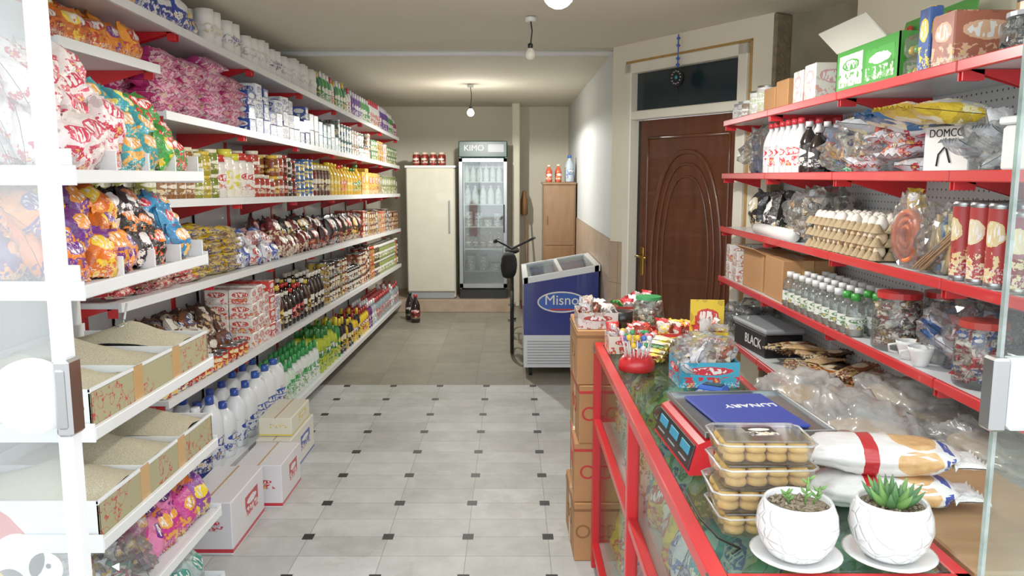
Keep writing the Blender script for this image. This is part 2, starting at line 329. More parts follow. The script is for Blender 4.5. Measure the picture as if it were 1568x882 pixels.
def heap(name,fr,rot,zf,s0,s1,w,h,d,pal,levels,lh,rows=2,run=1,back=.05,dep0=.03):
    o=O(name); n=max(1,round((s1-s0)/(w*.82))); zf_=zf if callable(zf) else (lambda s:zf)
    for l in range(levels):
        for r in range(rows):
            c=R.choice(pal)
            for i in range(n):
                if i%run==0: c=R.choice(pal)
                s=s0+w*.35+(s1-s0-w*.7)*(i+R.uniform(.2,.8))/n
                x,y=fr(s,dep0+d*.5+r*d*.95+l*back+R.uniform(-.012,.012)); sc=R.uniform(.9,1.08)
                o.add(prod('bag',w,d,h,R.randrange(4)),TM(x,y,zf_(s)+l*lh+.004,rot+R.uniform(-.4,.4),-.3-.12*l+R.uniform(-.2,.2),R.uniform(-.5,.5) if l else R.uniform(-.15,.15),sc),c[0],c[1])
    return o.done()

# ---------- ROOM
o=O('floor'); o.box(-2.2,1.2,-.1,2.4,6.37,0,'floor_marble',0); o.box(-2.2,6.37,-.1,1.2,11,0,'floor_stone',0); o.done()
o=O('pavement'); o.box(-12,-14,-.2,12,1.2,-.02,'pavement',0); o.done()
CZ=2.62
o=O('ceiling'); o.box(-2.2,1.2,CZ,2.4,11.05,CZ+.12,'ceiling_plaster',0); o.done()
o=O('wall_left'); o.box(-2.2,1.2,1.22,-2.05,11,CZ,'wall_plaster',0); o.box(-2.2,1.2,0,-2.04,11,1.22,'dado',0); o.done()
o=O('wall_back'); o.box(-2.05,10.9,0,.9,11.05,CZ,'wall_plaster',0); o.done()
o=O('wall_rear_right'); o.box(.76,5.95,1.22,.9,10.9,CZ,'wall_blue',0); o.box(.75,5.95,0,.9,10.9,1.22,'dado',0); o.done()
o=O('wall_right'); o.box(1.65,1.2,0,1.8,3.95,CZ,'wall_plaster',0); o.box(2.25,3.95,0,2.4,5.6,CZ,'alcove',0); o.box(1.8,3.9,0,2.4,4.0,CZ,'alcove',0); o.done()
DM=Matrix(((.5197,.8543,0,.76),(-.8543,.5197,0,5.9),(0,0,1,0),(0,0,0,1)))
o=O('wall_door_side')
o.box(-.05,0,1.22,.10,.12,CZ,'wall_plaster',0,mx=DM); o.box(-.05,-.01,0,.10,.12,1.22,'dado',0,mx=DM)
o.box(1.26,0,0,1.41,.12,CZ,'wall_plaster',0,mx=DM); o.box(.10,0,2.50,1.26,.12,CZ,'wall_plaster',0,mx=DM)
o.box(1.40,-.004,0,1.43,.13,CZ,'raw_plaster',.01,mx=DM)
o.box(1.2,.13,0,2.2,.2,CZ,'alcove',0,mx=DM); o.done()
o=O('trim_door')
for a in((.10,0,.118,2.50),(1.242,0,1.26,2.50),(.10,2.482,1.26,2.50)): o.box(a[0],-.006,a[1],a[2],.02,a[3],'door_border',.002,mx=DM)
o.done()
d=O('door_1')
for a in((.118,0,.19,2.48),(1.17,0,1.242,2.48),(.118,2.41,1.242,2.48),(.19,2.09,1.17,2.15)): d.box(a[0],-.03,a[1],a[2],.09,a[3],'door_cream',.006,mx=DM)
d.box(.19,.03,2.15,1.17,.04,2.41,'lcd',0,mx=DM)
d.box(.25,.02,.01,1.17,.06,2.085,'wood_door',.004,mx=DM)
d.box(.19,.05,.01,.26,.07,2.085,'dark',0,mx=DM)  # near-black strip: shadow of the gap beside the leaf, put in as colour
for (sx,sz,r) in((.33,.76,.017),(.27,.68,.010),(.22,.60,.008)):
    P=[(.72+sx*math.copysign(abs(math.cos(a))**.8,math.cos(a)),.018,1.10+sz*math.sin(a)) for a in [2*pi*i/40 for i in range(40)]]
    d.add(tube(P,r,'wood_door',6,True),DM)
for sg in(-1,1):
    P=[(.71+sg*.38,.018,z) for z in(.15,.6,1.2,1.8,1.96)]
    d.add(tube(P,.012,'wood_door',6),DM)
d.add(tube([(.33,.018,1.96),(1.09,.018,1.96)],.012,'wood_door',6),DM)
d.box(.29,-.0,1.0,.325,.02,1.2,'brass',.004,mx=DM)
d.add(tube([(.307,0,1.14),(.307,-.05,1.14),(.36,-.06,1.14),(.42,-.055,1.135)],.009,'brass',8),DM)
d.done()
o=O('evil_eye_hanging')
e=DM@TM(.69,-.06,2.33)
o.add(lathe([(0,-.008),(.058,-.008),(.058,.008),(0,.008)],'ink',20,False),e@Matrix.Rotation(pi/2,4,'X'))
for k in range(12):
    a=k*pi/6; o.add(lathe([(0,-.006),(.007,0),(0,.006)],'silver_grey',8),e@TM(.04*math.cos(a),-.012,.04*math.sin(a)))
o.add(lathe([(0,-.004),(.014,0),(0,.004)],'teal',10),e@TM(0,-.012,0)@Matrix.Rotation(pi/2,4,'X'))
o.add(tube([(0,0,.05),(0,0,.27)],.004,'blue_plastic',6),e)
for q in(.08,.12,.2,.245): o.add(lathe([(0,-.016),(.015,0),(0,.016)],'blue_plastic',8),e@TM(0,0,q))
o.add(tube([(0,0,-.05),(0,0,-.1)],.006,'ink',6),e); o.done()
o=O('ceiling_conduit_pipe'); o.add(tube([(-1.9,5.98,2.585),(.74,5.98,2.585)],.022,'white_paint',10)); o.done()
o=O('back_column'); o.box(.0,10.35,0,.1,10.5,CZ,'wall_plaster',.01); o.done()
o=O('step_platform'); o.box(-2.04,9.9,0,.0,10.9,.16,'dado',.005); o.done()
def bulb(x,y,zb,r,on,pt=0):
    o=O('hanging_light_bulb')
    o.add(lathe([(0,0),(.03,0),(.035,.02),(.012,.03),(0,.03)],'white_paint',12),TM(x,y,CZ-.032))
    o.add(tube([(x,y,CZ-.02),(x+.01,y,(CZ+zb+r*2.5)/2),(x,y,zb+r*2.5)],.004,'cable',6))
    o.add(lathe([(0,0),(r*.45,0),(r*.5,r*.8),(r*.3,r),(0,r)],'black_plastic',12),TM(x,y,zb+r*2))
    P=[(r*math.sin(a),r-r*math.cos(a)) for a in [pi*i/10 for i in range(8)]]+[(r*.45,r*2.1)]
    o.add(lathe(P,'lamp' if on else 'lamp_off',16),TM(x,y,zb)); ob=o.done()
    for kind,en in (('SPOT',on),('POINT',pt)):
        if not en: continue
        L=bpy.data.lights.new('bulb_light',kind); L.energy=en; L.shadow_soft_size=r; L.color=(1,.97,.9)
        if kind=='SPOT': L.spot_size=math.radians(180); L.spot_blend=.15
        lo=bpy.data.objects.new('bulb_glow',L); lo.location=(x,y,zb-r*1.1); S.collection.objects.link(lo); lo.parent=ob
bulb(-.42,8.25,2.30,.035,115,14); bulb(.107,4.79,2.37,.032,0); bulb(.185,3.3,2.36,.065,75,4)

# ---------- LEFT SHELVING
FX=lambda s:-(1.66-.026*s)
frL=lambda s,dep:(FX(s)-dep,s)
rotL=pi/2-.026
def zl(n,f): return lambda s:n+(f-n)*(s-3.2)/6.8
ZA,ZB,ZC,ZD,ZE,ZF=zl(2.41,2.16),zl(2.0,1.82),zl(1.6,1.48),zl(1.19,1.05),zl(.69,.61),zl(.13,.14)
o=O('grocery_shelving_unit')
def shelfL(zf,a,b,dep=.4):
    n=max(1,round((b-a)/1.0))
    for i in range(n):
        s0=a+(b-a)*i/n; s1=a+(b-a)*(i+1)/n-.004
        P=[]
        for dz in(-.02,0):
            P+=[(FX(s0)-dep,s0,zf(s0)+dz),(FX(s0),s0,zf(s0)+dz),(FX(s1),s1,zf(s1)+dz),(FX(s1)-dep,s1,zf(s1)+dz)]
        o.prism(P,'white_metal')
        P=[]
        for dz in(-.034,.004):
            P+=[(FX(s0),s0,zf(s0)+dz),(FX(s0)+.014,s0,zf(s0)+dz),(FX(s1)+.014,s1,zf(s1)+dz),(FX(s1),s1,zf(s1)+dz)]
        o.prism(P,'white_paint')
        for s in(s0+.01,s1-.02):
            o.tri((FX(s)-.02,s,zf(s)-.021),(FX(s)-dep,s,zf(s)-.021),(FX(s)-dep,s,zf(s)-.13),(0,.006,0),'red_paint')
            o.box(FX(s)-.05,s,zf(s)-.06,FX(s)-.01,s+.006,zf(s)-.02,'red_paint',0)
for zf,a in((ZA,2.85),(ZB,3.65),(ZC,3.5),(ZD,3.15),(ZE,3.5),(ZF,3.7)): shelfL(zf,a,9.95)
shelfL(lambda s:2.18,2.85,3.62)
for s in(2.9,3.64,4.55,5.45,6.35,7.25,8.15,9.05,9.9): o.box(FX(s)-.45,s-.02,0,FX(s)-.41,s+.02,2.45,'red_paint',.003)
for k in range(7):
    a=2.9+k; o.box(FX(a)-.415,a,.1,FX(a)-.405,min(a+1,9.9),2.45,'white_metal',0)
o.done()
def pl(*a): return [tuple(x.split('/')) for x in a]
Por=pl('#e8801a/#7a2d8f','#f0962a/#c22f1f','#e36f18/#f4d13a','#d86a20/#a02a20'); Pbl=pl('#2a3fa0/#e9e9f0','#24308a/#f08a1c','#3150b8/#f0d23a')
Ppink=pl('#d23a86/#f0d8e8','#d8488c/#a03a90','#c83078/#f0c8d8'); Pdark=pl('#241c1c/#b8362a','#3a2418/#d8b070','#1c1c24/#c8c8d0','#5a2018/#f0c040')
st=lambda *a,**k: stock(a[0],frL,rotL,*a[1:],**k)
heap('chip_bags',frL,rotL,ZA,2.88,3.3,.16,.17,.08,Por,1,.1,3); heap('chip_bags',frL,rotL,ZA,3.25,4.25,.17,.19,.09,Pbl,1,.1,3,2)
st('toilet_paper_packs',ZA,4.25,4.8,'tp',.2,.2,.2,pl('#f0eeea/#e8d040','#f0eeea/#2f4fb0','#f0eeea/#e8e0d8'),rows=2,run=1,vary=False,messy=.5)
st('paper_towel_packs',ZA,4.85,6.4,'tp',.19,.19,.2,pl('#f2f0ee/#d8d8e0','#f2f0ee/#5a4fa0','#f2f0ee/#e8e8e8'),rows=2,run=2,messy=.6)
st('detergent_bottles',ZA,6.4,10,'flask',.1,.07,.26,pl('#4f9f5a/#f0f0f0','#f0f0ee/#2f8f4a','#6a3f9a/#e8e0f0','#e8e8e8/#d04050','#2a6f5a/#e8c040','#b04070/#f0e0e8'),rows=3,run=3)
heap('chip_bags',frL,rotL,2.18,2.86,3.62,.15,.16,.08,Por,2,.04,3,1,.08)
st('sanitary_pad_packs',ZB,3.68,4.75,'flat',.26,.085,.17,Ppink,rows=2,lev=6,run=3)
st('tissue_packs',ZB,4.8,6.1,'box',.12,.1,.1,pl('#2a4aa0/#e8f0f8','#e8eef4/#2a4aa0','#3a5ab0/#ffffff'),rows=3,lev=3,run=1,messy=.5)
st('tissue_boxes',ZB,6.1,7.0,'box',.11,.2,.12,pl('#a8c8d0/#e8f0f0','#7fb0b8/#ffffff','#d8dcd8/#6a9aa8'),rows=1,lev=2,run=2)
st('powder_tins',ZB,7.0,8.4,'can',.1,.1,.14,pl('#8a6a50/#e0d0b0','#b0a890/#6a3020','#5a6a60/#e8e0d0','#8f3a5a/#f0e0e0','#30606a/#e0e0d0'),rows=2,lev=2,run=2)
st('soap_boxes',ZB,8.4,9.95,'box',.1,.14,.11,pl('#3a9f9a/#f0f0e0','#e8e0d0/#b03a3a','#c89a50/#5a3018','#3f6f4a/#e8d8a0'),rows=2,lev=2,run=2)
st('pickle_jars',ZC,3.52,4.35,'jar',.09,.09,.14,pl('#8a8a2a/#d8d8b0','#a8982a/#d8b83a','#6f7a26/#e8e0c0','#8a5a2a/#e0d0b0'),rows=3,lev=2,run=2)
st('sauce_jars',ZC,4.35,4.9,'jar',.1,.1,.28,pl('#e8e0d8/#c03028','#f0e8d8/#d8d040'),rows=2,run=1)
st('preserve_jars',ZC,4.9,5.75,'jar',.09,.09,.14,pl('#5a2a1a/#c03a28','#3a3020/#e8e0d0','#8a4a2a/#f0c040','#a83a28/#e0d8c0'),rows=3,lev=2,run=1)
st('tuna_cans',ZC,5.75,6.2,'can',.09,.09,.07,pl('#2a5aa8/#f0f0f0','#3a70b8/#f0d040'),rows=3,lev=4,run=2)
st('tomato_paste_jars',ZC,6.2,6.7,'jar',.09,.09,.24,pl('#5a3020/#e8d8a0','#7a2018/#e8e0d0'),rows=2,run=2)
st('cooking_oil_bottles',ZC,6.7,7.9,'bottle',.11,.11,.3,pl('#d8b020/#e8c828','#e0a818/#d83020','#c89a20/#3a7a3a'),rows=2,run=2)
st('oil_tins',ZC,7.9,8.7,'box',.15,.15,.26,pl('#c8982a/#e8d080','#d0a838/#a03020'),rows=2,run=2)
st('rice_boxes',ZC,8.7,9.95,'box',.12,.12,.22,pl('#6a7a3a/#e8e0b0','#4a6a4a/#f0e8d0','#b08a4a/#403020'),rows=2,run=2)
st('biscuit_packs',ZD,3.17,3.95,'flat',.16,.05,.14,pl('#c8202a/#f0e0d0','#b81a24/#401010'),rows=2,lev=4,run=1,messy=.5)
st('biscuit_packs',ZD,3.95,4.6,'flat',.2,.055,.17,pl('#e8c020/#c02020','#f0cc30/#3a3a90'),rows=2,lev=7,run=2,messy=.15)
heap('wafer_packs',frL,rotL,ZD,4.6,5.4,.12,.13,.06,pl('#e0e0e8/#3a50a8','#d8d8d8/#c02a30','#3a58b0/#f0f0f0','#c8a0a0/#a02a30'),2,.08,3)
heap('coffee_bags',frL,rotL,ZD,5.4,6.7,.14,.17,.07,pl('#3a1616/#c83a28','#1e1a1a/#e0b040','#7a1a1a/#f0e0c0'),2,.1,3,2)
st('tea_packs',ZD,6.7,7.9,'bag',.13,.09,.25,Pdark,rows=2,run=2)
st('chocolate_boxes',ZD,7.9,9.95,'box',.1,.14,.13,pl('#5a2a18/#e0b060','#a02a20/#f0e0b0','#c89038/#4a2010','#3a2018/#d8d8d8','#c05040/#e0c080'),rows=2,lev=2,run=2)
heap('dried_fruit_packs',frL,rotL,ZE,3.6,4.7,.13,.14,.06,pl('#4a2818/#e8dcc8','#6a3a20/#2a3a70','#e0d8c8/#5a2a18','#3a2418/#c8a070'),3,.075,3,1,.03,.1)
st('instant_food_boxes',ZE,4.7,5.25,'box',.1,.14,.09,pl('#e8e0d8/#c83a30','#d04038/#f0e8e0','#e0dcd8/#7a3a90'),rows=2,lev=4,run=1,messy=.4)
st('syrup_bottles',ZE,5.25,6.4,'bottle',.085,.085,.29,pl('#1a0f0c/#c82a24','#241410/#e8e0d0','#50301c/#e0c040'),rows=3,run=2)
st('canned_beans',ZE,6.4,8.2,'can',.085,.085,.12,pl('#3a3a2a/#e0c060','#a89038/#602018','#4a3020/#e8e0d0','#90402a/#e8d8b0'),rows=2,lev=3,run=2)
st('jam_jars',ZE,8.2,9.95,'jar',.085,.085,.16,pl('#4a3a20/#e8e0c8','#8a9a50/#e8e8e0','#a87838/#d83a28'),rows=2,lev=2,run=3)
st('tomato_paste_cans',ZE,3.52,4.6,'can',.07,.07,.09,pl('#b02418/#e8c060','#7a2014/#f0e0c0'),rows=1,dep0=-.0,run=3)
st('bleach_jugs',ZF,3.72,4.1,'jug',.17,.14,.38,pl('#1c2f7a/#e8e8f0'),rows=2,run=2,vary=False)
st('bleach_jugs',ZF,4.1,5.35,'jug',.17,.14,.37,pl('#eceef0/#2a55b0','#e8ecf0/#2a4aa8'),rows=2,run=3)
st('dish_soap_bottles',ZF,5.35,6.2,'flask',.1,.08,.32,pl('#e8eee8/#2f9a4a','#d8e8d8/#3aa05a'),rows=3,run=3)
st('fabric_softener_bottles',ZF,6.2,6.9,'flask',.11,.08,.34,pl('#2f8a3a/#e8d83a','#b8c83a/#2f7a3a'),rows=3,run=2)
st('shampoo_bottles',ZF,6.9,8.3,'flask',.09,.07,.3,pl('#1e1a2a/#e0c030','#d8b020/#202020','#e8c830/#a02020','#6a2a6a/#e8e0e8'),rows=3,run=2)
st('cleaner_bottles',ZF,8.3,9.95,'flask',.1,.07,.29,pl('#a8b0b8/#f0f0f0','#c8c8c8/#3a6a3a','#8a9aa0/#c04040'),rows=3,run=3)
def pbox(name,x0,y0,z0,x1,y1,z1,c1,c2,rz=0):
    o=O(name); w,d_,h=x1-x0,y1-y0,z1-z0; mx=TM((x0+x1)/2,(y0+y1)/2,z0,rz)
    o.add(boxT(w,d_,h,'plain1',.004),mx,c1,c2)
    o.add(boxT(w*1.004,d_*1.004,h*.07,'plain2',0),mx@TM(0,0,h*.05),c1,c2)
    o.add(boxT(w*.04,d_*1.002,.001,'tape',0),mx@TM(0,0,h),c1,c2)
    o.add(boxT(w*.5,d_*1.006,h*.25,'print',0),mx@TM(w*.1,0,h*.45),c1,c2)
    o.add(boxT(w*1.006,d_*.4,h*.4,'print',0),mx@TM(0,d_*.1,h*.38),c2,c1)
    return o.done()
pbox('detergent_carton',-1.5,3.4,0,-1.26,3.86,.25,'#dedce0','#c42a3a'); pbox('detergent_carton',-1.42,3.92,0,-1.185,4.28,.23,'#dedce0','#c42a3a')
pbox('soap_carton',-1.45,4.34,0,-1.25,4.85,.22,'#e4e0d4','#3050a8'); pbox('soap_carton',-1.45,4.40,.222,-1.26,4.8,.33,'#e4e0cc','#dcc640')

# ---------- FRONT-LEFT unit
U=(-1.2,-1.7,2.2,3.1)
fr1=lambda s,dep:(-1.2-dep,s)
o=O('snack_display_rack')
Z1=[1.71,1.39,.98,.645,.355,.06]
for z in Z1:
    o.box(U[1],U[2],z-.025,U[0],U[3],z,'white_metal',.002)
    o.box(U[0]-.005,U[2]-.005,z-.03,U[0]+.012,U[3]+.005,z+.008,'white_paint',.003)
    for y in(U[2]-.006,U[3]):
        o.box(U[1],y,z-.035,U[0]+.01,y+.006,z+.02,'white_paint',.001)
    if z>1.2:
        for y in(2.2,2.45,2.67,2.88,3.085): o.box(U[0]-.06,y,z,U[0]-.002,y+.006,z+.065,'white_paint',.002)
for y in(2.2,3.06): o.box(-1.74,y,0,-1.70,y+.04,2.3,'white_paint',.003)
o.box(-1.72,2.24,.05,-1.712,3.06,2.3,'white_metal',0)
o.done()
Ppop=pl('#e8dcd8/#c8405a','#f0e0e0/#d03050'); Ptl=pl('#3aa0a8/#e8a040','#2f98a8/#f0e060'); Pgr=pl('#3a9a3a/#e8c828','#2a8030/#d02828')
h1=lambda nm,z,a,b,w,h,d,pal,L,lh,rows=3: heap(nm,fr1,pi/2,z,a,b,w,h,d,pal,L,lh,rows,1,.035,.012)
h1('popcorn_bags',1.71,2.2,2.62,.15,.17,.085,Ppop,4,.085,4)
h1('snack_bags',1.71,2.55,2.87,.13,.15,.08,Ptl,3,.08,4); h1('chip_bags',1.71,2.82,3.1,.125,.15,.08,Pgr,3,.075,4)
Pch=pl('#e87a1c/#6a2a8a','#f08a24/#6a2a8a','#e06a18/#f0c830','#6a2a80/#e8902a'); Pbk=pl('#201a1c/#d83a28','#2a1a20/#e8e0e0','#2a2420/#e8781c'); Pbu=pl('#2a80b8/#e8a040','#3a90c0/#d02838','#e87a20/#2a70b0')
h1('chip_bags',1.39,2.2,2.68,.14,.155,.08,Pch,3,.075,4)
h1('puff_snack_bags',1.39,2.62,2.9,.12,.14,.075,Pbk,3,.07,4); h1('cracker_bags',1.39,2.86,3.1,.11,.13,.07,Pbu,3,.065,4)
h1('candy_packs',.355,2.55,3.1,.14,.16,.07,pl('#c83088/#e8a030','#d86a20/#602080','#8a3a98/#f0d030','#e07aa8/#6a2080'),2,.07,3)
h1('candy_packs',.06,2.7,3.1,.15,.18,.08,pl('#a8b8b8/#3a9080','#c0c8c8/#3a60a0'),1,.07,3)
def sweets(x,y,z,w,d_,h,sd,cols,n):
    o=O('clear_bag_of_sweets'); o.add(crumple(w,d_,h,sd,'bag_clear',.4),TM(x,y,z))
    for i in range(n): o.add(prod('flat',.05,.02,.045,i%4),TM(x+R.uniform(-.33,.33)*w,y+R.uniform(-.33,.33)*d_,z+.015+R.uniform(0,h*.55),R.uniform(0,6),R.uniform(-1,1)),R.choice(cols),'#e8e0d0')
    o.done()
sweets(-1.4,2.4,.36,.4,.36,.24,3,['#c8a040','#3a9080','#d8d8e0','#b03050'],90); sweets(-1.42,2.45,.065,.42,.42,.25,9,['#c8a040','#3a9080','#d8d8e0','#4a5aa0'],100)
def graintray(z,h=.115):
    o=O('grain_bin_tray'); x0,x1,y0,y1=-1.69,-1.205,2.21,3.09
    o.box(x1-.006,y0,z,x1,y1,z+h-.012,'scribble',0); o.box(x1-.008,y0,z+h-.010,x1+.002,y1,z+h,'white_paint',.001)
    o.box(x0,y0,z,x0+.006,y1,z+h+.03,'white_paint',.001)
    n=3
    for i in range(n+1):
        y=y0+(y1-y0-.008)*i/n; o.box(x0,y,z,x1,y+.006,z+h,'white_paint',.001)
        if 0<i<n: o.box(x1-.002,y-.03,z,x1+.003,y+.03,z+h*1.0,'tape',.001)
    for i in range(n):
        ya=y0+.01+(y1-y0-.01)*i/n; yb=y0+(y1-y0)*(i+1)/n-.004; N=18; v=[];f=[]
        cx=R.uniform(.35,.6); cy=R.uniform(.4,.6)
        for a in range(N+1):
            for b in range(N+1):
                u,w=a/N,b/N; r=math.hypot(u-cx,w-cy)
                zz=z+h*.80+.095*max(0,1-r*1.5)**1.2+.008*noise.noise(Vector((u*5,w*5,i+z*10)))
                v.append((x0+.007+(x1-x0-.014)*u,ya+(yb-ya)*w,zz))
        for a in range(N):
            for b in range(N): k=a*(N+1)+b; f.append([k,k+N+1,k+N+2,k+1])
        o.add(T(v,f,'grain',None,True))
    o.done()
graintray(.982); graintray(.647)
o=O('grain_scoop'); o.add(lathe([(0,0),(.015,0),(.022,.03),(.02,.03),(.014,.004),(0,.004)],'chrome',10),TM(-1.45,2.92,1.135,0,.5)); o.add(tube([(-1.45,2.92,1.14),(-1.44,2.94,1.23)],.004,'white_paint',6)); o.done()

# ---------- RIGHT SHELVING
XR=1.25; ZR=[2.013,1.71,1.40,1.105,.775]
o=O('merchandise_shelving_unit')
for z in ZR:
    for a,b in((1.5,2.28),(2.285,3.11),(3.115,3.94),(3.945,4.75)):
        o.box(XR,a,z-.018,1.6,b,z,'white_metal',.001); o.box(XR-.012,a,z-.026,XR+.003,b,z+.006,'red_paint',.003)
        for y in(a+.004,b-.012):
            o.tri((XR+.01,y,z-.02),(1.6,y,z-.02),(1.6,y,z-.12),(0,.006,0),'red_paint')
            o.box(XR,y,z-.05,XR+.06,y+.006,z-.02,'red_paint',0)
for y in(1.48,2.27,3.1,3.93,4.74): o.box(1.6,y,0,1.635,y+.03,2.1,'white_paint',.002)
for a,b in((1.51,2.27),(2.3,3.1),(3.13,3.93),(3.96,4.74)): o.box(1.606,a,.1,1.612,b,2.1,'pegboard',0)
o.done()
frR=lambda s,dep:(XR+dep,s)
sr=lambda nm,z,*a,**k: stock(nm,frR,-pi/2,z,*a,**k)
T1,T2,T3,T4,T5=ZR
sr('spice_jars',T1,4.45,4.72,'jar',.08,.08,.1,pl('#c8c8c8/#8a8a90','#8a7a6a/#e0e0e0'),rows=2,run=1)
sr('tissue_rolls',T1,4.15,4.42,'can',.12,.12,.14,pl('#e8e8e8/#b8c8a8'),rows=1,run=1)
sr('cardboard_boxes',T1,3.75,4.12,'carton',.16,.2,.13,pl('#b98656/#ffffff'),rows=1,run=1)
sr('napkin_packs',T1,3.42,3.7,'box',.12,.15,.15,pl('#e8e4dc/#d8a0a8'),rows=1,run=1)
o=O('open_juice_carton'); gx0,gx1,gy0,gy1=1.30,1.54,2.76,3.28; z=T1
for a in((gx0,gy0,gx0+.005,gy1),(gx1-.005,gy0,gx1,gy1),(gx0,gy0,gx1,gy0+.005),(gx0,gy1-.005,gx1,gy1)): o.box(a[0],a[1],z,a[2],a[3],z+.17,'plain1',0,'#3f9a3a')
o.box(gx0-.001,gy0+.28,z+.03,gx0,gy1-.03,z+.15,'print',0,'#e8eee0','#3f9a3a'); o.box(gx0-.001,gy0+.03,z+.03,gx0,gy0+.25,z+.14,'print',0,'#49a642','#e8eee0')
o.box(gx0+.03,gy0-.001,z+.03,gx1-.03,gy0,z+.14,'print',0,'#49a642','#e8eee0')
o.add(boxT(.005,.42,.11,'plain1',0),TM(gx0,(gy0+gy1)/2+.05,z+.17,0,0,-.8),'#e4e4da'); o.add(boxT(.005,.5,.12,'plain1',0),TM(gx1,(gy0+gy1)/2,z+.17,0,0,.2),'#49a642')
o.add(boxT(.24,.005,.11,'plain1',0),TM((gx0+gx1)/2,gy1,z+.17,0,-.6),'#e4e4da')
for i in range(6): o.add(lathe([(0,-.02),(.02,-.012),(.024,0),(.02,.014),(0,.02)],'plain1',12),TM(gx1-.004+.01*(1-i%2),gy0+.08+i*.07,z+.225+.02*(i%2),0,0,.2,(.3,1,1)),'#c8302a')
o.done()
o=O('fruit_clamshell_boxes')
for k in range(2):
    o.add(boxT(.1,.13,.07,'plastic_clear',.012),TM(1.345,2.66,T1+.001+k*.072,0))
    for i in range(9): o.add(lathe([(0,-.016),(.013,-.01),(.016,0),(.01,.012),(0,.015)],'plain1',10),TM(1.315+.03*(i%3),2.62+.035*(i//3),T1+.022+k*.072),R.choice(['#5aa83a','#c83a2a','#d8b030']))
o.done()
sr('tool_blister_packs',T1,2.5,2.58,'box',.07,.04,.2,pl('#2a55a0/#e8d030'),rows=1,run=1,vary=False)
sr('cookie_boxes',T1,2.36,2.5,'box',.12,.2,.16,pl('#a8604a/#e0b090'),rows=1,run=1,vary=False)
def glassjar(x,y,z,r,h,lid,cols,name,n=60,sz=.012):
    o=O(name)
    o.add(lathe([(0,.0),(r*.9,0),(r,.01),(r,h*.75),(r*.8,h*.86),(r*.8,h*.9)],'plastic_clear',20),TM(x,y,z))
    o.add(lathe([(0,h*.9),(r*.86,h*.9),(r*.86,h),(0,h)],'plain1',20,False),TM(x,y,z),lid)
    for i in range(n):
        a=R.uniform(0,6.28); rr=r*.8*math.sqrt(R.random()); o.add(prod('flat',sz*2.6,sz,sz*2.4,i%4),TM(x+rr*math.cos(a),y+rr*math.sin(a),z+.01+R.random()*h*.68,R.uniform(0,6),R.uniform(-1.5,1.5)),R.choice(cols),'#f0e8d8')
    return o.done()
glassjar(1.40,2.2,T1,.085,.12,'#b8b8c0',['#9aa0a8','#c8c8c8','#3a4048'],'jar_of_hardware')
glassjar(1.40,2.0,T1,.085,.12,'#3a3a3a',['#9aa0a8','#c8c8c8'],'jar_of_hardware')
glassjar(1.40,1.8,T1,.085,.12,'#b8b8c0',['#9aa0a8','#c8c8c8'],'jar_of_hardware')
o=O('tape_rolls')
for k in range(3): o.add(lathe([(.03,0),(.05,0),(.05,.025),(.03,.025),(.03,0)],'dark' if k else 'tape',20,False),TM(1.40,2.2,T1+.121+.026*k))
o.done()
def bagof(name,x,y,z,w,d_,h,cols,n=14,seed=1,long=False):
    o=O(name); o.add(crumple(w,d_,h,seed,'bag_clear',.35),TM(x,y,z)); n=int(n*1.6)
    for i in range(n):
        if long:
            a=Vector((x+R.uniform(-w,w)*.28,y+R.uniform(-d_,d_)*.36,z+.01)); b=a+Vector((R.uniform(-.03,.03),R.uniform(-.1,.1),h*R.uniform(.6,.85)))
            o.add(tube([a,b],R.uniform(.004,.012),'plain1',6),None,R.choice(cols))
        else: o.add(prod('bag',.1,.035,.1,i%4),TM(x+R.uniform(-w,w)*.3,y+R.uniform(-d_,d_)*.34,z+.01+R.random()*h*.45,R.uniform(0,6),R.uniform(-1.2,1.2)),R.choice(cols),R.choice(cols))
    return o.done()
bagof('bag_of_brushes',1.42,4.4,T2,.28,.5,.24,['#b03a2a','#2a7a4a','#3a3a3a','#d0a030','#3a60a0'],30,11,True)
sr('sauce_bottles',T2,3.62,4.12,'bottle',.075,.075,.25,pl('#d8dce0/#c02a30','#e0e0e4/#c83038'),rows=3,run=2,vary=False)
sr('cola_bottles',T2,3.4,3.62,'bottle',.075,.075,.22,pl('#181414/#2a9a8a','#201818/#d8d8d8'),rows=2,run=1)
bagof('bag_of_toys',1.4,3.2,T2,.3,.36,.2,['#c83a30','#3a60b0','#2a8a60','#8a4a30','#d8d8d0','#e0a030'],28,5)
bagof('bag_of_toys',1.4,2.88,T2,.3,.34,.17,['#d0503a','#3aa0c0','#e0d8c8','#c89030','#d8d8e0'],26,8)
sr('sponge_packs',T2,2.55,2.95,'flat',.13,.05,.18,pl('#e0c040/#3070b0','#d05030/#3080c0','#d8d8e0/#c03040','#4aa0c8/#e0c040'),rows=1,lev=5,run=1,messy=.6,dep0=0)
o=O('work_gloves')
for k in range(9): o.add(prod('bag',.12,.05,.24,k%4),TM(1.42+R.uniform(-.08,.08),2.3+k*.07,T2+.15+R.uniform(0,.02),R.uniform(1,2),-1.45),R.choice(['#2f6fa8','#3a80c0','#d8b830','#c0c8d0']),'#e8e0b0')
o.done()
o=O('white_product_box'); mx=TM(1.36,2.46,T2,-pi/2+.3); o.add(boxT(.17,.10,.14,'paper_white',.003),mx)
o.add(textT('DOMCO',.034,'ink'),mx@TM(0,-.0505,.118)); o.add(tube([(-.03,-.052,.02),(-.025,-.052,.055),(0,-.052,.08),(.03,-.052,.065)],.003,'ink',5),mx); o.add(tube([(.0,-.052,.08),(.02,-.052,.03)],.003,'ink',5),mx); o.done()
bagof('bag_of_tableware',1.4,2.24,T2,.26,.2,.16,['#c8ccd0','#e0e0e0','#b0b8c0'],18,17)
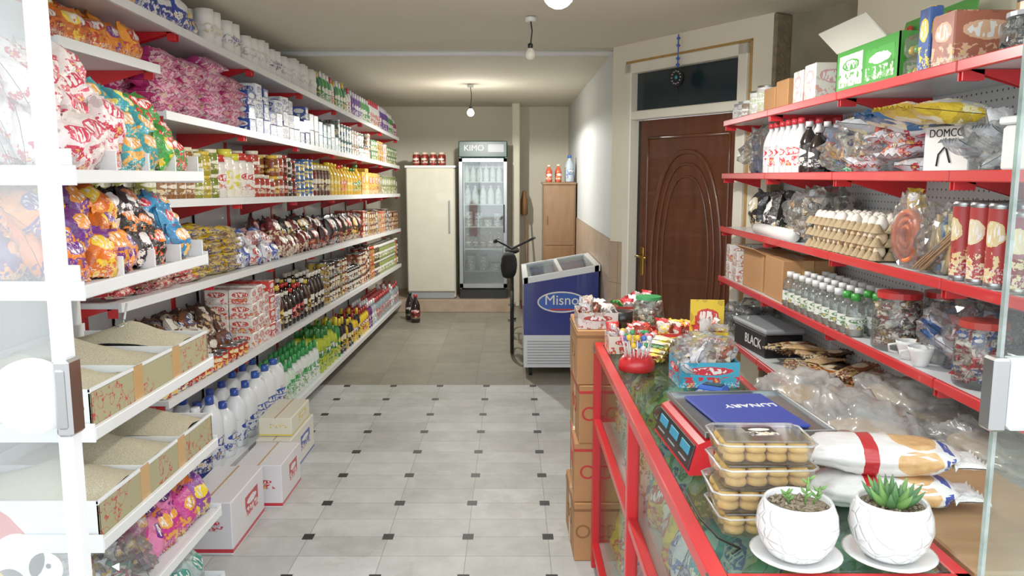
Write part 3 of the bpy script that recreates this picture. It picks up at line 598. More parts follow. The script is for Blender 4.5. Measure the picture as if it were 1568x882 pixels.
o=O('white_storage_box'); o.add(boxT(.25,.22,.12,'paper_white',.01),TM(1.4,2.0,T2,.1)); o.add(boxT(.26,.23,.02,'white_paint',.004),TM(1.4,2.0,T2+.121,.1)); o.done()
sr('plastic_tubs',T2,1.52,1.82,'can',.14,.14,.13,pl('#d8e0e0/#3aa060'),rows=2,run=1)
sr('charcoal_packs',T3,3.95,4.4,'bag',.15,.1,.22,pl('#1c1c20/#c8b890','#2a2420/#e0e0e0'),rows=2,run=1)
bagof('bag_of_nuts',1.42,3.66,T3,.3,.34,.24,['#3a3028','#8a6a4a','#c8b8a0'],24,21)
o=O('foil_roll'); o.add(tube([(1.28,3.62,T3+.03),(1.28,4.15,T3+.03)],.03,'paper_white',14)); o.done()
eggT=lathe([(0,0),(.010,.002),(.018,.009),(.0215,.02),(.020,.032),(.014,.045),(.007,.052),(0,.054)],'matte1',12)
def eggs(x0,y0,levels):
    o=O('egg_trays')
    for L in range(levels):
        z=T3+.003+L*.048; o.box(x0,y0,z,x0+.30,y0+.30,z+.006,'pulp',.002)
        for i in range(7):
            for j in range(7):
                if 0<i<6 and 0<j<6 and L<levels-1: continue
                o.add(lathe([(.024,0),(.012,.022),(.007,.03),(0,.03)],'pulp',6),TM(x0+i*.05,y0+j*.05,z+.004))
        for i in range(6):
            for j in range(6):
                if L<levels-1 and 0<i<5 and 0<j<5: continue
                if L==levels-1 and R.random()<.12: continue
                o.add(eggT,TM(x0+.025+i*.05,y0+.025+j*.05,z+.008,0,R.uniform(-.15,.15),R.uniform(-.15,.15)),'#ece4da' if L==levels-1 else R.choice(['#e0c49e','#e6d2b4','#d8b68c']))
    o.done()
eggs(1.275,3.1,3); eggs(1.275,2.78,3)
o=O('orange_frisbee_pack'); o.add(crumple(.06,.2,.24,31,'bag_clear',.2),TM(1.31,2.62,T3))
for r in(.03,.055,.08): o.add(tube([(1.298,2.62+r*math.cos(a),T3+.105+r*math.sin(a)) for a in [pi*i/12 for i in range(24)]],.009,'orange',8,True))
o.add(lathe([(0,0),(.085,0),(.085,.01),(0,.01)],'orange',24),TM(1.315,2.62,T3+.105,0,0,-pi/2))
o.add(prod('bag',.06,.03,.08,1),TM(1.32,2.62,T3+.18,-1.2),'#e8c030','#ffffff'); o.done()
bagof('bag_of_pasta',1.37,2.45,T3,.2,.2,.22,['#d8b070','#e0c080','#e8d8a0','#3a80c0'],26,33,True)
o=O('wooden_skewers')
for k in range(60):
    a=Vector((1.27+R.uniform(0,.05),2.5+R.uniform(-.03,.03),T3+.006+R.uniform(0,.015))); o.add(tube([a,a+Vector((.02,-.18,.13))],.0025,'wood_plank',5))
o.done()
sr('snack_canisters',T3,2.08,2.34,'can',.062,.062,.23,pl('#b03a38/#e8d8b0','#a83434/#e0c890'),rows=4,run=2,vary=False)
sr('snack_canisters',T3,1.6,2.06,'can',.07,.07,.23,pl('#7a2a4a/#d8c8b0','#8a3040/#e8d8b0'),rows=2,run=2)
sr('small_white_boxes',T4,4.45,4.73,'box',.09,.12,.1,pl('#e0dcd8/#b86a5a'),rows=2,lev=2,run=1)
o=O('cardboard_box'); o.add(boxT(.2,.3,.2,'kraft',.004),TM(1.38,4.22,T4,.05)); o.add(boxT(.1,.3,.004,'kraft',0),TM(1.27,4.2,T4+.2,.05,0,.5)); o.done()
o=O('cardboard_box'); o.add(boxT(.24,.3,.2,'kraft',.004),TM(1.4,3.87,T4,-.04)); o.add(boxT(.05,.31,.201,'tape',0),TM(1.4,3.87,T4,-.04)); o.done()
o=O('small_clear_bottles')
for r in range(3):
    for i in range(10):
        x,y=1.285+r*.08,3.64-i*.078; o.add(lathe([(0,0),(.031,0),(.034,.01),(.034,.1),(.026,.125),(.015,.13),(.015,.14)],'plastic_clear',14),TM(x,y,T4))
        o.add(lathe([(0,.002),(.030,.003),(.030,.07),(0,.07)],'shiny1',12),TM(x,y,T4),'#b0b2a4'); o.add(lathe([(.0345,.03),(.0345,.075)],'print',14),TM(x,y,T4),'#dfe4dc','#5a8a5a')
        o.add(lathe([(0,.135),(.018,.135),(.018,.16),(0,.16)],'plain1',12),TM(x,y,T4),'#e8e8e6' if i<8 else '#3a9a3a')
o.done()
glassjar(1.34,2.72,T4,.085,.2,'#c02a2a',['#8a5a3a','#c8a060','#3a3030','#e0d8c8','#a03028'],'jar_of_candy',120)
glassjar(1.5,2.72,T4,.08,.2,'#c02a2a',['#8a5a3a','#c8a060','#3a3030'],'jar_of_candy',50)
glassjar(1.34,2.22,T4,.075,.19,'#b8382e',['#c83030','#3a60a8','#e0d8c8','#c84040'],'jar_of_candy',130)
bagof('bag_of_candy_jars',1.44,2.42,T4,.26,.36,.2,['#c83a30','#a03040','#d8d8e0','#3a60a0','#7a5a4a'],26,41)
o=O('white_tea_cups')
for x,y in((1.30,2.56),(1.29,2.46),(1.37,2.51)):
    o.add(lathe([(0,0),(.02,0),(.024,.008),(.038,.05),(.04,.062),(.037,.062),(.034,.05),(.02,.01),(0,.01)],'ceramic',18),TM(x,y,T4))
    o.add(tube([(x-.035,y+.01,T4+.05),(x-.058,y+.015,T4+.045),(x-.055,y+.015,T4+.025),(x-.03,y+.01,T4+.02)],.004,'ceramic',6))
o.done()
sr('ribbon_rolls',T4,1.55,2.05,'can',.1,.1,.15,pl('#b03050/#e0c0c0','#3a5a90/#e0e0e0','#c8b090/#603020'),rows=2,run=1)
o=O('black_trash_bag_box'); mx=TM(1.37,4.2,T5,-pi/2+.1); o.add(boxT(.42,.2,.12,'ink',.006),mx); o.add(boxT(.44,.22,.03,'silver_grey',.01),mx@TM(0,0,.121)); o.add(textT('BLACK',.07,'paper_white'),mx@TM(.05,-.1005,.06)); o.done()
bagof('clear_package',1.38,4.55,T5,.28,.3,.2,['#303030','#606468'],8,51)
o=O('snack_strip_packs')
for k in range(40): o.add(prod('flat',.09,.025,.2,k%4),TM(1.28+R.uniform(-.03,.16),3.05+k*.022,T5+.02+R.uniform(0,.08),R.uniform(-2.2,-.9),-pi/2+R.uniform(-.3,.2)),R.choice(['#8a4a24','#5a3018','#b8622a','#3a2014','#d8b080']),'#e8c890')
o.done()
def breadbag(name,x,y,z,w,d_,h,seed,n=4):
    o=O(name); o.add(crumple(w,d_,h,seed,'bag_hazy',.22,5),TM(x,y,z))
    for k in range(n): o.add(lathe([(0,0),(w*.30,.002),(w*.36,.012),(w*.30,.022),(0,.025)],'lavash',20),TM(x+R.uniform(-.02,.02),y+R.uniform(-.1,.1)*d_,z+.01+k*(h*.75/n),0,R.uniform(-.1,.1),R.uniform(-.1,.1),(1,d_/w*.9,1)))
    o.done()
breadbag('bagged_flatbread',1.42,2.75,T5+.002,.32,.55,.2,91,6); breadbag('bagged_flatbread',1.42,2.2,T5+.002,.32,.5,.2,93,6)

# ---------- COUNTER
o=O('shop_counter'); x0,x1,y0,y1=.365,.80,1.32,3.30
def bar(a,b,t=.03,mat='red_paint'):
    o.box(min(a[0],b[0])-t/2,min(a[1],b[1])-t/2,min(a[2],b[2])-t/2,max(a[0],b[0])+t/2,max(a[1],b[1])+t/2,max(a[2],b[2])+t/2,mat,.003)
for z in(.985,.66,.1):
    for x in(x0,x1): bar((x,y0,z),(x,y1,z))
    for y in(y0,y1): bar((x0,y,z),(x1,y,z))
bar((x0,y0,.985),(x0,y1,.985),.034)
for x in(x0,x1):
    for y in(y0,(y0+y1)/2,y1): o.box(x-.018,y-.018,0,x+.018,y+.018,.985,'red_paint',.003)
o.box(x0+.02,y0+.02,.99,x1-.015,y1-.015,.9995,'glass_green',.001)
o.box(x0+.01,y0+.02,.12,x0+.016,y1-.02,.97,'glass',0)
o.box(x0+.015,y0+.01,.645,x1-.01,y1-.01,.66,'white_metal',.001); o.box(x0+.015,y0+.01,.1,x1-.01,y1-.01,.115,'white_metal',.001)
o.box(x1-.005,y0,.1,x1,y1,.97,'white_metal',0)
for x,y in((x0,y0),(x0,y1)): o.box(x-.02,y-.02,.96,x+.02,y+.02,1.0,'steel',.003)
o.done()
frC=lambda s,dep:(.40+dep,s)
Pcan=pl('#3a9a5a/#f0e0a0','#d8d8e0/#3a60b0','#e0c030/#c03030','#3aa0b0/#f0f0f0','#e8e0d0/#3a9a5a','#b8c8a0/#603018')
heap('counter_snack_packs',frC,-pi/2,.661,1.36,3.26,.12,.16,.06,Pcan,3,.07,5,1,.02,.0)
heap('counter_chip_bags',frC,-pi/2,.116,1.36,3.26,.16,.2,.08,Pcan,3,.12,3,2,.02,.0)
o=O('side_table'); o.box(.83,1.34,.96,1.16,1.97,.998,'wood_plank',.004)
for x in(.85,1.12):
    for y in(1.37,1.92): o.box(x,y,0,x+.03,y+.03,.96,'wood_plank',.002)
o.done()
o=O('storage_bench'); o.box(.86,2.05,.72,1.2,3.0,.75,'wood_plank',.004)
for x in(.88,1.15):
    for y in(2.08,2.94): o.box(x,y,0,x+.03,y+.03,.72,'wood_plank',.002)
o.done()
breadbag('bagged_flatbread',1.03,2.27,.752,.33,.44,.29,61,7); breadbag('bagged_flatbread',1.03,2.72,.752,.33,.42,.26,63,7)
for k,(z,h) in enumerate(((0,.27),(.272,.27),(.544,.26),(.806,.24))):
    o=O('cardboard_carton'); mx=TM(.495+(-.008,.0,.008,.0)[k],3.56,z,(.02,-.03,.02,0)[k])
    o.add(boxT(.43,.42,h,'kraft',.004),mx); o.add(boxT(.433,.06,h*1.003,'tape',0),mx); o.add(boxT(.06,.423,h*1.003,'tape',0),mx@TM(-.02,0,0))
    tm='redink' if k in(1,2) else 'kraft_edge'
    o.add(textT(('OCB','OO','O-O','Y')[k],.09,tm),mx@TM(-.12,-.2105,h*.5)); o.add(boxT(.435,.425,.012,tm,0),mx@TM(0,0,h*.86))
    o.add(textT('OO',.1,tm),mx@TM(-.2165,0,h*.5,-pi/2))
    o.done()
def tray(name,x,y,z,w,d_,h,col,c2,cols,rz=0,n=24,back=0):
    o=O(name); mx=TM(x,y,z,rz); t=.003
    o.add(boxT(w,d_,t,'plain1',0),mx,col)
    for dx,dy,a,b in((0,-d_/2,w,t),(-w/2,0,t,d_),(w/2,0,t,d_)): o.add(boxT(a,b,h,'print',0),mx@TM(dx,dy,0),col,c2)
    o.add(boxT(w,t,h+back,'print',0),mx@TM(0,d_/2,0),col,c2)
    for i in range(n): o.add(prod('flat',.06,.025,.055,i%4),mx@TM(R.uniform(-.4,.4)*w,R.uniform(-.4,.35)*d_,.015+R.random()*h*.85,R.uniform(0,6),R.uniform(-1,1)),R.choice(cols),R.choice(cols))
    return o.done()
tray('candy_display_box',.37,3.47,1.048,.17,.2,.07,'#d8d0c8','#a83a30',['#6a3a28','#c8b8a8','#a03028','#d8d8d8'])
tray('candy_display_box',.56,3.64,1.048,.17,.2,.07,'#b03028','#e8e0d0',['#e8e8e8','#c82a30','#3a9a4a'])
glassjar(.60,3.46,1.048,.065,.13,'#3a9a5a',['#c8d0b0','#b03040','#50a050','#e0d8c8'],'jar_of_candy',70)
tray('chewing_gum_box',.47,3.16,1.001,.17,.14,.07,'#e6dccb','#c8382e',['#c83030','#e8e0e0','#d04a3a'],.0,24)
tray('chocolate_display_box',.66,3.18,1.001,.18,.16,.08,'#c82a2a','#e8c838',['#d83030','#e8c030','#8a2a20','#e8e0d0'],0,30)
tray('chick_candy_box',.76,3.03,1.001,.13,.10,.11,'#e8c428','#c8302a',['#e8c030','#c83030','#e8e0d8'],-.1,16,.11)
o=O('candy_jar'); o.add(lathe([(0,0),(.045,0),(.05,.07),(.046,.07),(0,.06)],'black_plastic',16),TM(.48,3.43,1.048)); o.done()
o=O('lollipop_stand'); bx,by=.455,2.84
o.add(lathe([(0,0),(.066,0),(.066,.03),(.05,.05),(.04,.052),(0,.052)],'red_paint',20),TM(bx,by,1.001))
for k in range(26):
    a=k*2.4; r=.012+.05*math.sqrt(k/26); x,y=bx+r*math.cos(a),by+r*math.sin(a); zz=1.10+R.uniform(-.02,.03)
    o.add(tube([(bx+(x-bx)*.7,by+(y-by)*.7,1.045),(x,y,zz)],.0018,'paper_white',5))
    o.add(lathe([(0,-.011),(.008,-.008),(.011,0),(.008,.008),(0,.011)],'shiny1',10),TM(x,y,zz+.01),R.choice(['#c83030','#e8e0e8','#3a9a5a','#3a70c0','#e8c030','#d87aa0']))
o.done()
tray('gum_display_box',.655,2.66,1.001,.20,.15,.085,'#3ea5c4','#d2303a',['#d8d8e0','#e8d8c0','#b06a50'],.04,26)
o=O('clear_candy_bag'); o.add(crumple(.2,.14,.09,71,'bag_clear',.4),TM(.655,2.68,1.07)); o.done()
o=O('snack_bars')
for k in range(6): o.add(prod('flat',.05,.02,.14,k%4),TM(.56+k*.012,2.92+.015*k,1.013+.012*k,.6+R.uniform(-.3,.3),-pi/2),R.choice(['#c82a2a','#e0d8d0','#3a8a4a']),'#e8d840')
o.done()
o=O('card_payment_terminal'); mx=TM(.61,2.42,1.001,-.6)
o.add(boxT(.09,.18,.03,'blue_plastic',.008),mx); o.add(boxT(.093,.06,.042,'blue_plastic',.01),mx@TM(0,.055,0)); o.add(boxT(.06,.035,.002,'lcd',0),mx@TM(0,.055,.0425))
for i in range(4):
    for j in range(3): o.add(boxT(.016,.012,.004,'silver_grey',.002),mx@TM(-.022+j*.022,-.06+i*.02,.03))
o.done()
o=O('price_computing_scale'); mx=TM(.575,1.95,1.001,.06)
for dx in(-.11,.11):
    for dy in(-.13,.13): o.add(lathe([(0,0),(.015,0),(.015,.02),(0,.02)],'rubber',10),mx@TM(dx,dy,0))
o.add(boxT(.27,.33,.055,'red_paint',.012),mx@TM(0.01,0,.018))
P=[(-.175,-.17,.01),(-.125,-.17,.01),(-.125,.17,.01),(-.175,.17,.01),(-.155,-.17,.085),(-.115,-.17,.10),(-.115,.17,.10),(-.155,.17,.085)]
o.add(T(P,[[0,3,2,1],[4,5,6,7],[0,1,5,4],[1,2,6,5],[2,3,7,6],[3,0,4,7]],'red_paint'),mx)
sl=mx@Matrix.Translation((-.1665,0,.048))@Matrix.Rotation(math.atan2(.02,.075),4,'Y')
o.add(boxT(.004,.32,.062,'black_plastic',.001),sl@TM(0,0,-.031))
for k in(-.1,0,.1): o.add(boxT(.005,.07,.022,'teal',.001),sl@TM(-.001,k,-.002)); o.add(boxT(.005,.06,.003,'silver_grey',0),sl@TM(-.001,k,-.018))
o.add(boxT(.10,.10,.03,'dark',.004),mx@TM(.01,0,.07))
o.add(boxT(.31,.35,.006,'steel',.002),mx@TM(.015,0,.1))
for a in((0,-.172,.31,.006),(0,.172,.31,.006),(-.153,0,.006,.35),(.153,0,.006,.35)): o.add(boxT(a[2],a[3],.016,'steel',.002),mx@TM(.015+a[0],a[1],.1))
o.done()
o=O('blue_wrapping_pack'); mx=TM(.585,1.95,1.1085,.12); o.add(boxT(.215,.28,.008,'navy',.004),mx)
o.add(textT('LUNARY',.036,'paper_white'),mx@TM(.03,.03,.0087,pi+pi)@Matrix.Rotation(-pi/2,4,'X')@Matrix.Rotation(pi,4,'Y')); o.done()
o=O('cookie_containers')
for L in range(4):
    mx=TM(.495+(.004,-.006,.003,0)[L],1.535,1.001+L*.049,(.02,-.04,.03,-.02)[L])
    for i in range(4):
        for j in range(3):
            for q in range(2): o.add(lathe([(0,0),(.02,.001),(.0212,.007),(.017,.015),(0,.019)],'cookie',12),mx@TM(-.061+i*.041,-.04+j*.04,.004+q*.0175))
    P=[]
    for z,a,b in((.0,.084,.06),(.040,.093,.069)):
        P.append([(sx*a-(sx*.015 if c else 0),sy*b-(0 if c else sy*.015),z) for sx,sy,c in((-1,-1,0),(-1,-1,1),(1,-1,1),(1,-1,0),(1,1,0),(1,1,1),(-1,1,1),(-1,1,0))])
    v=P[0]+P[1]; f=[[i,(i+1)%8,(i+1)%8+8,i+8] for i in range(8)]+[list(range(8))[::-1]]
    o.add(T(v,f,'plastic_clear'),mx)
    ring=[(x*1.02,y*1.02,z) for x,y,z in P[1]]
    o.add(tube(ring,.0025,'bag_hazy',6,True),mx)
    o.add(boxT(.165,.12,.005,'plastic_clear',.002),mx@TM(0,0,.042))
    if L==3: o.add(boxT(.06,.05,.001,'print',0),mx@TM(0,.0,.0475,.1),'#2a2826','#e8e0d0')
o.done()
def pack(name,x,y,z,w,d_,h,rz,sd):
    o=O(name); mx=TM(x,y,z,rz)
    t=crumple(w,d_,h,sd,'breadpack',.12,4); o.add(t,mx)
    for sg in(-1,1): o.add(prod('bag',d_*.8,.015,.07,2),mx@TM(sg*w*.44,0,h*.4,0,0,sg*pi/2)@Matrix.Rotation(pi/2,4,'Z'),'#e8e6e4','#d8d8dc')
    return o.done()
pack('wrapped_bread_pack',.79,1.64,1.0,.31,.14,.072,-.08,2.3); pack('wrapped_bread_pack',.79,1.66,1.068,.32,.14,.075,-.14,5.1)
o=O('bread_roll_bag'); o.add(crumple(.22,.14,.08,81,'bag_clear',.3),TM(.76,1.88,1.0))
for k in range(3): o.add(crumple(.08,.07,.055,k+4,'bread',.08,3),TM(.70+k*.06,1.87,1.005))
o.done()
o=O('snack_pouch'); o.add(prod('flat',.16,.05,.12,1),TM(.92,1.83,1.03,.3,-1.45),'#c8382a','#e8dcc0'); o.done()
def pot(x,y,aloe):
    o=O('potted_succulent'); z=1.001
    o.add(lathe([(0,0),(.05,0),(.078,.012),(.082,.016),(.077,.017),(.05,.006),(0,.006)],'ceramic',28),TM(x,y,z))
    o.add(lathe([(0,.006),(.036,.006),(.05,.016),(.066,.04),(.073,.065),(.070,.092),(.062,.112),(.059,.116),(.055,.112),(.058,.102),(0,.102)],['ceramic','pot_facets','pot_facets','pot_facets','pot_facets','pot_facets','ceramic','ceramic','ceramic','soil'],30),TM(x,y,z))
    for k in range(60): a=R.uniform(0,6.3); r=.052*math.sqrt(R.random()); o.add(lathe([(0,0),(.005,.003),(0,.008)],'soil',5),TM(x+r*math.cos(a),y+r*math.sin(a),z+.101,a))
    if aloe:
        for ring,(n,L,el) in enumerate(((9,.062,.35),(8,.055,.7),(5,.042,1.1))):
            for k in range(n):
                a=2*pi*k/n+ring*.4; P=[];rr=[]
                for q in range(7):
                    t=q/6; e=el-.0+.35*t; P.append((x+math.cos(a)*L*t*math.cos(e)+.006*math.cos(a),y+math.sin(a)*L*t*math.cos(e)+.006*math.sin(a),z+.104+L*t*math.sin(e))); rr.append(.008*(1-t**1.6)*(.75+.5*min(1,t*3))+.0004)
                o.add(tube(P,rr,'leaf' if (k+ring)%2 else 'leaf_dark',7))
    else:
        for (dx,dy,h,lean) in((.012,0,.055,.1),(.032,.01,.03,.4),(-.012,.012,.022,-.3)):
            P=[(x+dx+lean*h*t,y+dy,z+.102+h*t) for t in(0,.5,1)]; o.add(tube(P,.002,'leaf',6))
            for q in range(6):
                a=q*2.4; t=.3+q/8; bx_,by_,bz_=x+dx+lean*h*t,y+dy,z+.102+h*t
                o.add(tube([(bx_,by_,bz_),(bx_+.006*math.cos(a),by_+.006*math.sin(a),bz_+.004),(bx_+.012*math.cos(a),by_+.012*math.sin(a),bz_+.011)],[.0015,.0034,.0008],'leaf',6))
    o.done()
pot(.522,1.385,False); pot(.694,1.385,True)
o=O('power_cable'); o.add(tube([(.41,1.40,1.004),(.43,1.42,1.004),(.40,1.46,1.006),(.385,1.55,1.006),(.385,1.72,1.006)],.0025,'cable',6)); o.done()

# ---------- FREEZER
o=O('ice_cream_chest_freezer'); fx0,fx1,fy0,fy1=.10,.73,6.65,7.72
za,zb=.85,.96
def wedge(z0a,z0b,z1a,z1b,mat,i=0):
    o.prism([(fx0+i,fy0+i,z0a),(fx1-i,fy0+i,z0b),(fx1-i,fy1-i,z0b),(fx0+i,fy1-i,z0a),(fx0+i,fy0+i,z1a),(fx1-i,fy0+i,z1b),(fx1-i,fy1-i,z1b),(fx0+i,fy1-i,z1a)],mat)
wedge(.08,.08,.36,.36,'white_metal'); wedge(.36,.36,za-.05,zb-.05,'freezer_blue')
W=.035
for (a,b,c,d_) in((fx0-.01,fx0+W,fy0-.01,fy1+.01),(fx1-W,fx1+.01,fy0-.01,fy1+.01),(fx0,fx1,fy0-.01,fy0+W),(fx0,fx1,fy1-W,fy1+.01),(.40,.43,fy0,fy1)):
    zz=lambda x:za+(zb-za)*(x-fx0)/(fx1-fx0)
    o.prism([(a,c,zz(a)-.05),(b,c,zz(b)-.05),(b,d_,zz(b)-.05),(a,d_,zz(a)-.05),(a,c,zz(a)),(b,c,zz(b)),(b,d_,zz(b)),(a,d_,zz(a))],'white_metal')
o.prism([(fx0+.03,fy0+.03,za-.012),(fx1-.03,fy0+.03,zb-.02),(fx1-.03,fy1-.03,zb-.02),(fx0+.03,fy1-.03,za-.012)]+[(fx0+.03,fy0+.03,za-.006),(fx1-.03,fy0+.03,zb-.014),(fx1-.03,fy1-.03,zb-.014),(fx0+.03,fy1-.03,za-.006)],'glass')
for k in range(9): o.box(fx0+.03,fy0-.003,.11+k*.024,fx1-.03,fy0+.001,.118+k*.024,'silver_grey',0)
E=[( .42+.2*math.cos(a),fy0-.004,.645+.085*math.sin(a)) for a in [2*pi*i/32 for i in range(32)]]
o.add(T([( .42,fy0-.004,.645)]+E,[[0,1+i,1+(i+1)%32] for i in range(32)],'blue_plastic')); o.add(tube(E,.007,'paper_white',6,True))
o.add(textT('Misno',.12,'paper_white',.002),TM(.42,fy0-.008,.66)); o.box(.32,fy0-.006,.575,.52,fy0-.002,.588,'redink',0)
for x in(fx0+.06,fx1-.06):
    for y in(fy0+.06,fy1-.06):
        o.add(tube([(x-.015,y,.035),(x+.015,y,.035)],.034,'rubber',12)); o.box(x-.01,y-.01,.04,x+.01,y+.01,.08,'steel',0)
o.done()
# ---------- FRIDGES
o=O('display_refrigerator'); a,b,y=-.66,-.06,9.95; z0=.161
o.box(a,y+.05,z0,b,10.6,z0+.12,'black_plastic',.005)
o.box(a,y+.05,z0+.12,a+.03,10.6,2.12,'silver_grey',.005); o.box(b-.03,y+.05,z0+.12,b,10.6,2.12,'silver_grey',.005)
o.box(a+.03,10.55,z0+.12,b-.03,10.6,2.12,'white_paint',0); o.box(a,y+.02,1.93,b,10.6,2.13,'green_dark',.01)
o.add(textT('KIMO',.1,'paper_white',.002),TM(-.47,y+.016,2.04)); o.box(-.3,y+.014,1.99,-.1,y+.02,2.09,'silver_grey',.002)
for (p,q,r,s) in((a,.30,a+.05,1.92),(b-.05,.30,b,1.92),(a,1.87,b,1.92),(a,.30,b,.36)): o.box(p,y,q,r,y+.045,s,'steel',.004)
o.box(a+.05,y+.02,.36,b-.05,y+.026,1.87,'glass_fridge',0)
o.box(b-.045,y-.03,1.0,b-.03,y-.015,1.35,'black_plastic',.003)
for k in range(5):
    z=.5+k*.28; o.box(a+.03,y+.08,z,b-.03,10.5,z+.01,'white_metal',0)
o.add(tube([(a+.06,y+.07,.4),(a+.06,y+.07,1.85)],.008,'lamp_off',6)); o.done()
fF=lambda s,dep:(s,10.08+dep)
stock('chilled_milk_bottles',fF,0,1.63,-.61,-.12,'bottle',.07,.07,.2,pl('#e8e8e8/#d8d8e0'),rows=2)
stock('chilled_milk_bottles',fF,0,1.35,-.61,-.12,'bottle',.08,.08,.22,pl('#e8e8e8/#d8d8e0','#d8d8dc/#7a90b0'),rows=2)
stock('chilled_cheese_tubs',fF,0,1.07,-.61,-.12,'can',.1,.1,.1,pl('#e0e0e4/#5a80b0','#d8d8d8/#8a8a90'),rows=2,lev=2)
stock('chilled_drink_bottles',fF,0,.79,-.61,-.12,'bottle',.08,.08,.2,pl('#6a4a40/#b8b0a8','#303030/#a04040'),rows=2)
stock('chilled_yogurt_tubs',fF,0,.51,-.61,-.12,'can',.12,.12,.1,pl('#d8d8dc/#5a7aa0'),rows=2,lev=2)
o=O('white_refrigerator'); o.box(-1.32,10.0,.17,-.71,10.6,1.82,'fridge_white',.012); o.box(-1.315,9.96,.25,-.715,10.0,1.80,'fridge_white',.015); o.box(-1.30,9.975,.165,-.73,10.0,.24,'silver_grey',.003)
o.box(-.79,9.93,1.0,-.77,9.96,1.4,'silver_grey',.006); o.box(-1.33,9.955,1.80,-.70,10.6,1.83,'white_paint',.005); o.done()
stock('jam_jars',lambda s,dep:(s,10.0+dep),0,1.831,-1.25,-.83,'jar',.085,.085,.17,pl('#8a2018/#d8c8b0','#a83020/#c03028'),rows=3,run=4)
o=O('wooden_cabinet'); o.box(.37,9.3,0,.74,9.85,1.60,'wood_cab',.004); o.box(.355,9.285,1.60,.745,9.86,1.63,'wood_cab',.006)
o.box(.385,9.293,.9,.725,9.30,1.58,'wood_cab',.004); o.box(.385,9.293,.1,.725,9.30,.88,'wood_cab',.004); o.box(.40,9.275,1.15,.41,9.293,1.25,'brass',.002); o.done()
stock('drink_bottles',lambda s,dep:(s,9.35+dep),0,1.631,.38,.60,'bottle',.07,.07,.22,pl('#a83a28/#e0d8d0','#c85030/#e8e0c0'),rows=3,run=1)
stock('water_bottles',lambda s,dep:(s,9.35+dep),0,1.631,.62,.73,'bottle',.1,.1,.34,pl('#b8c8d4/#2a60b0'),rows=2,run=1)
o=O('bicycle'); bx=.0
for y in(7.55,8.5):
    o.add(tube([(bx,y+.31*math.cos(a),.33+.31*math.sin(a)) for a in [2*pi*i/36 for i in range(36)]],.018,'rubber',8,True))
    for k in range(12): a=k*pi/6; o.add(tube([(bx,y,.33),(bx,y+.3*math.cos(a),.33+.3*math.sin(a))],.0015,'chrome',4))
    o.add(tube([(bx-.04,y,.33),(bx+.04,y,.33)],.02,'chrome',8))
for p,q,r in(((7.55,.33),(7.72,.95),.016),((7.7,.85),(8.12,.35),.018),((7.7,.88),(8.25,.8),.016),((8.12,.35),(8.27,.9),.016),((8.12,.35),(8.5,.33),.01),((8.25,.78),(8.5,.33),.01)):
    o.add(tube([(bx,p[0],p[1]),(bx,q[0],q[1])],r,'dark',8))
o.add(tube([(bx-.16,7.82,1.06),(bx-.14,7.72,1.08),(bx,7.72,1.0),(bx+.2,7.72,1.10),(bx+.22,7.8,1.10)],.013,'dark',8)); o.add(tube([(bx-.17,7.86,1.06),(bx-.14,7.73,1.08)],.02,'rubber',8))
o.add(crumple(.15,.26,.07,2,'rubber',.1,3),TM(bx,8.28,.9)); o.add(crumple(.16,.12,.26,6,'rubber',.15,3),TM(bx-.03,7.62,.72)); o.done()
o=O('broom'); o.add(tube([(.2,10.2,.05),(.18,10.7,1.5)],.012,'wood_cab',8)); o.add(lathe([(0,0),(.09,0),(.05,.22),(0,.24)],'redink',12),TM(.2,10.2,.0)); o.add(lathe([(0,0),(.05,.02),(.05,.2),(.02,.32),(0,.33)],'kraft_edge',10),TM(.16,10.6,1.18)); o.done()
o=O('cola_bottle'); o.add(prod('bottle',.11,.11,.33,0),TM(-1.13,9.2,.0),'#160c0a','#b02020'); o.done()
o=O('cola_bottle'); o.add(prod('bottle',.11,.11,.33,0),TM(-1.22,9.4,.0),'#160c0a','#20201c'); o.done()
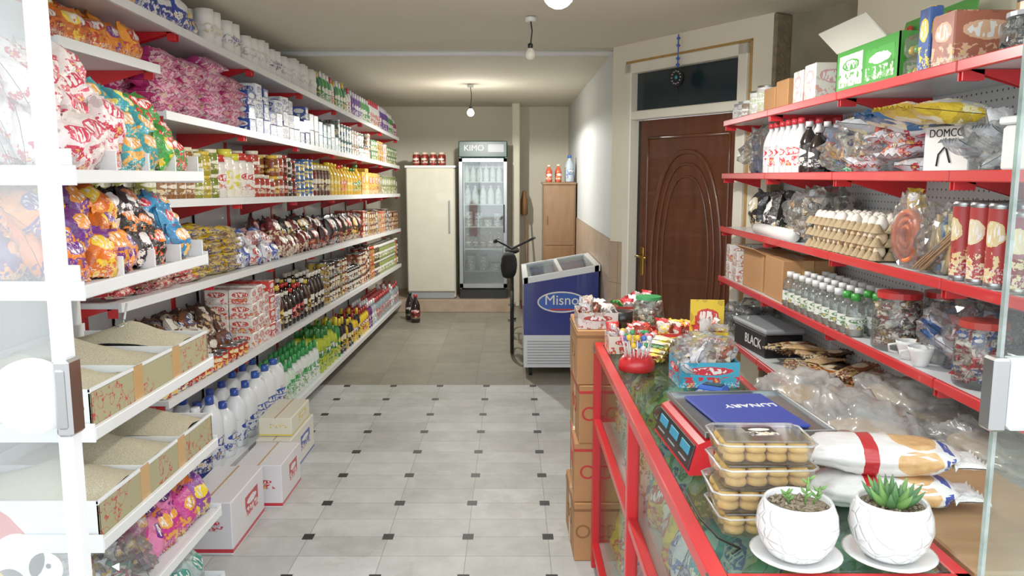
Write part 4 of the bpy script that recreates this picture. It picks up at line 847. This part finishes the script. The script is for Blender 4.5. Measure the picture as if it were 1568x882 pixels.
# ---------- glass doors
def lock(o,x,y,z,side):
    o.add(lathe([(0,-.012),(.062,-.012),(.064,-.006),(.064,.012),(0,.012)],'white_paint',28,True),TM(x-side*.045,y,z)@Matrix.Rotation(pi/2,4,'X'))
    o.box(min(x,x+side*.028),y-.022,z-.065,max(x,x+side*.028),y+.022,z+.065,'chrome',.005)
    o.box(x+side*.006,y-.026,z-.05,x+side*.022,y-.018,z+.05,'steel',.003)
    o.add(lathe([(0,-.03),(.008,-.03),(.008,0)],'brass',10),TM(x+side*.014,y,z-.03)@Matrix.Rotation(pi/2,4,'X'))
o=O('glass_door_left'); yd=1.30; xe=-.758
o.box(-1.6,yd,0.02,xe,yd+.008,2.45,'glass_painted_glare',0); o.box(xe-.005,yd-.012,0,xe+.02,yd+.02,2.5,'white_paint',.003); o.box(-1.6,yd-.012,2.42,xe,yd+.02,2.5,'white_paint',.003)
lock(o,xe+.006,yd-.012,1.337,1); o.done()
o=O('window_sticker')
ys=yd+.012
P=[(-1.0,ys,.3),(xe-.04,ys,.3)]
for i in range(9): t=i/8; P.append((xe-.04-.20*t,ys,1.0+.12*math.sin(pi*t*.9)+.03*t))
P.append((-1.0,ys,1.02))
o.add(T(P,[list(range(len(P)))],'sticker_red'))
for dx,dz,r,mt in((-.86,1.04,.045,'paper_white'),(-.815,1.02,.03,'paper_white'),(-.81,1.025,.005,'ink'),(-.88,.99,.03,'yellow'),(-.93,1.06,.02,'yellow')):
    o.add(lathe([(0,0),(r,0),(r,.001),(0,.001)],mt,20,False),TM(dx,ys-.0005,dz)@Matrix.Rotation(pi/2,4,'X'))
o.done()
o=O('glass_door_right'); xe=.776
o.box(xe,yd-.06,0.02,1.5,yd-.052,2.45,'glass',0); o.box(xe,yd-.061,.02,xe+.006,yd-.051,2.45,'glass_edge',0)
o.box(xe-.015,yd-.075,1.295,xe+.012,yd-.04,1.415,'chrome',.004); o.box(xe+.012,yd-.08,1.297,xe+.1,yd-.035,1.413,'white_metal',.008)
o.add(lathe([(0,0),(.018,0),(.018,.012),(.012,.014),(0,.014)],'chrome',16,False),TM(xe+.055,yd-.08,1.35)@Matrix.Rotation(pi/2,4,'X'))
o.done()
w=bpy.data.worlds.new('World'); S.world=w; w.use_nodes=True; bg=w.node_tree.nodes['Background']; bg.inputs[0].default_value=(.90,.95,1,1); bg.inputs[1].default_value=3.1
cam=bpy.data.cameras.new('Camera'); cam.lens=28.0; cam.sensor_width=36; co=bpy.data.objects.new('Camera',cam); S.collection.objects.link(co)
co.location=(0,0,1.7); co.rotation_euler=(math.radians(82),0,0); S.camera=co; cam.clip_start=.05
S.view_settings.view_transform='Standard'; S.view_settings.gamma=1.14
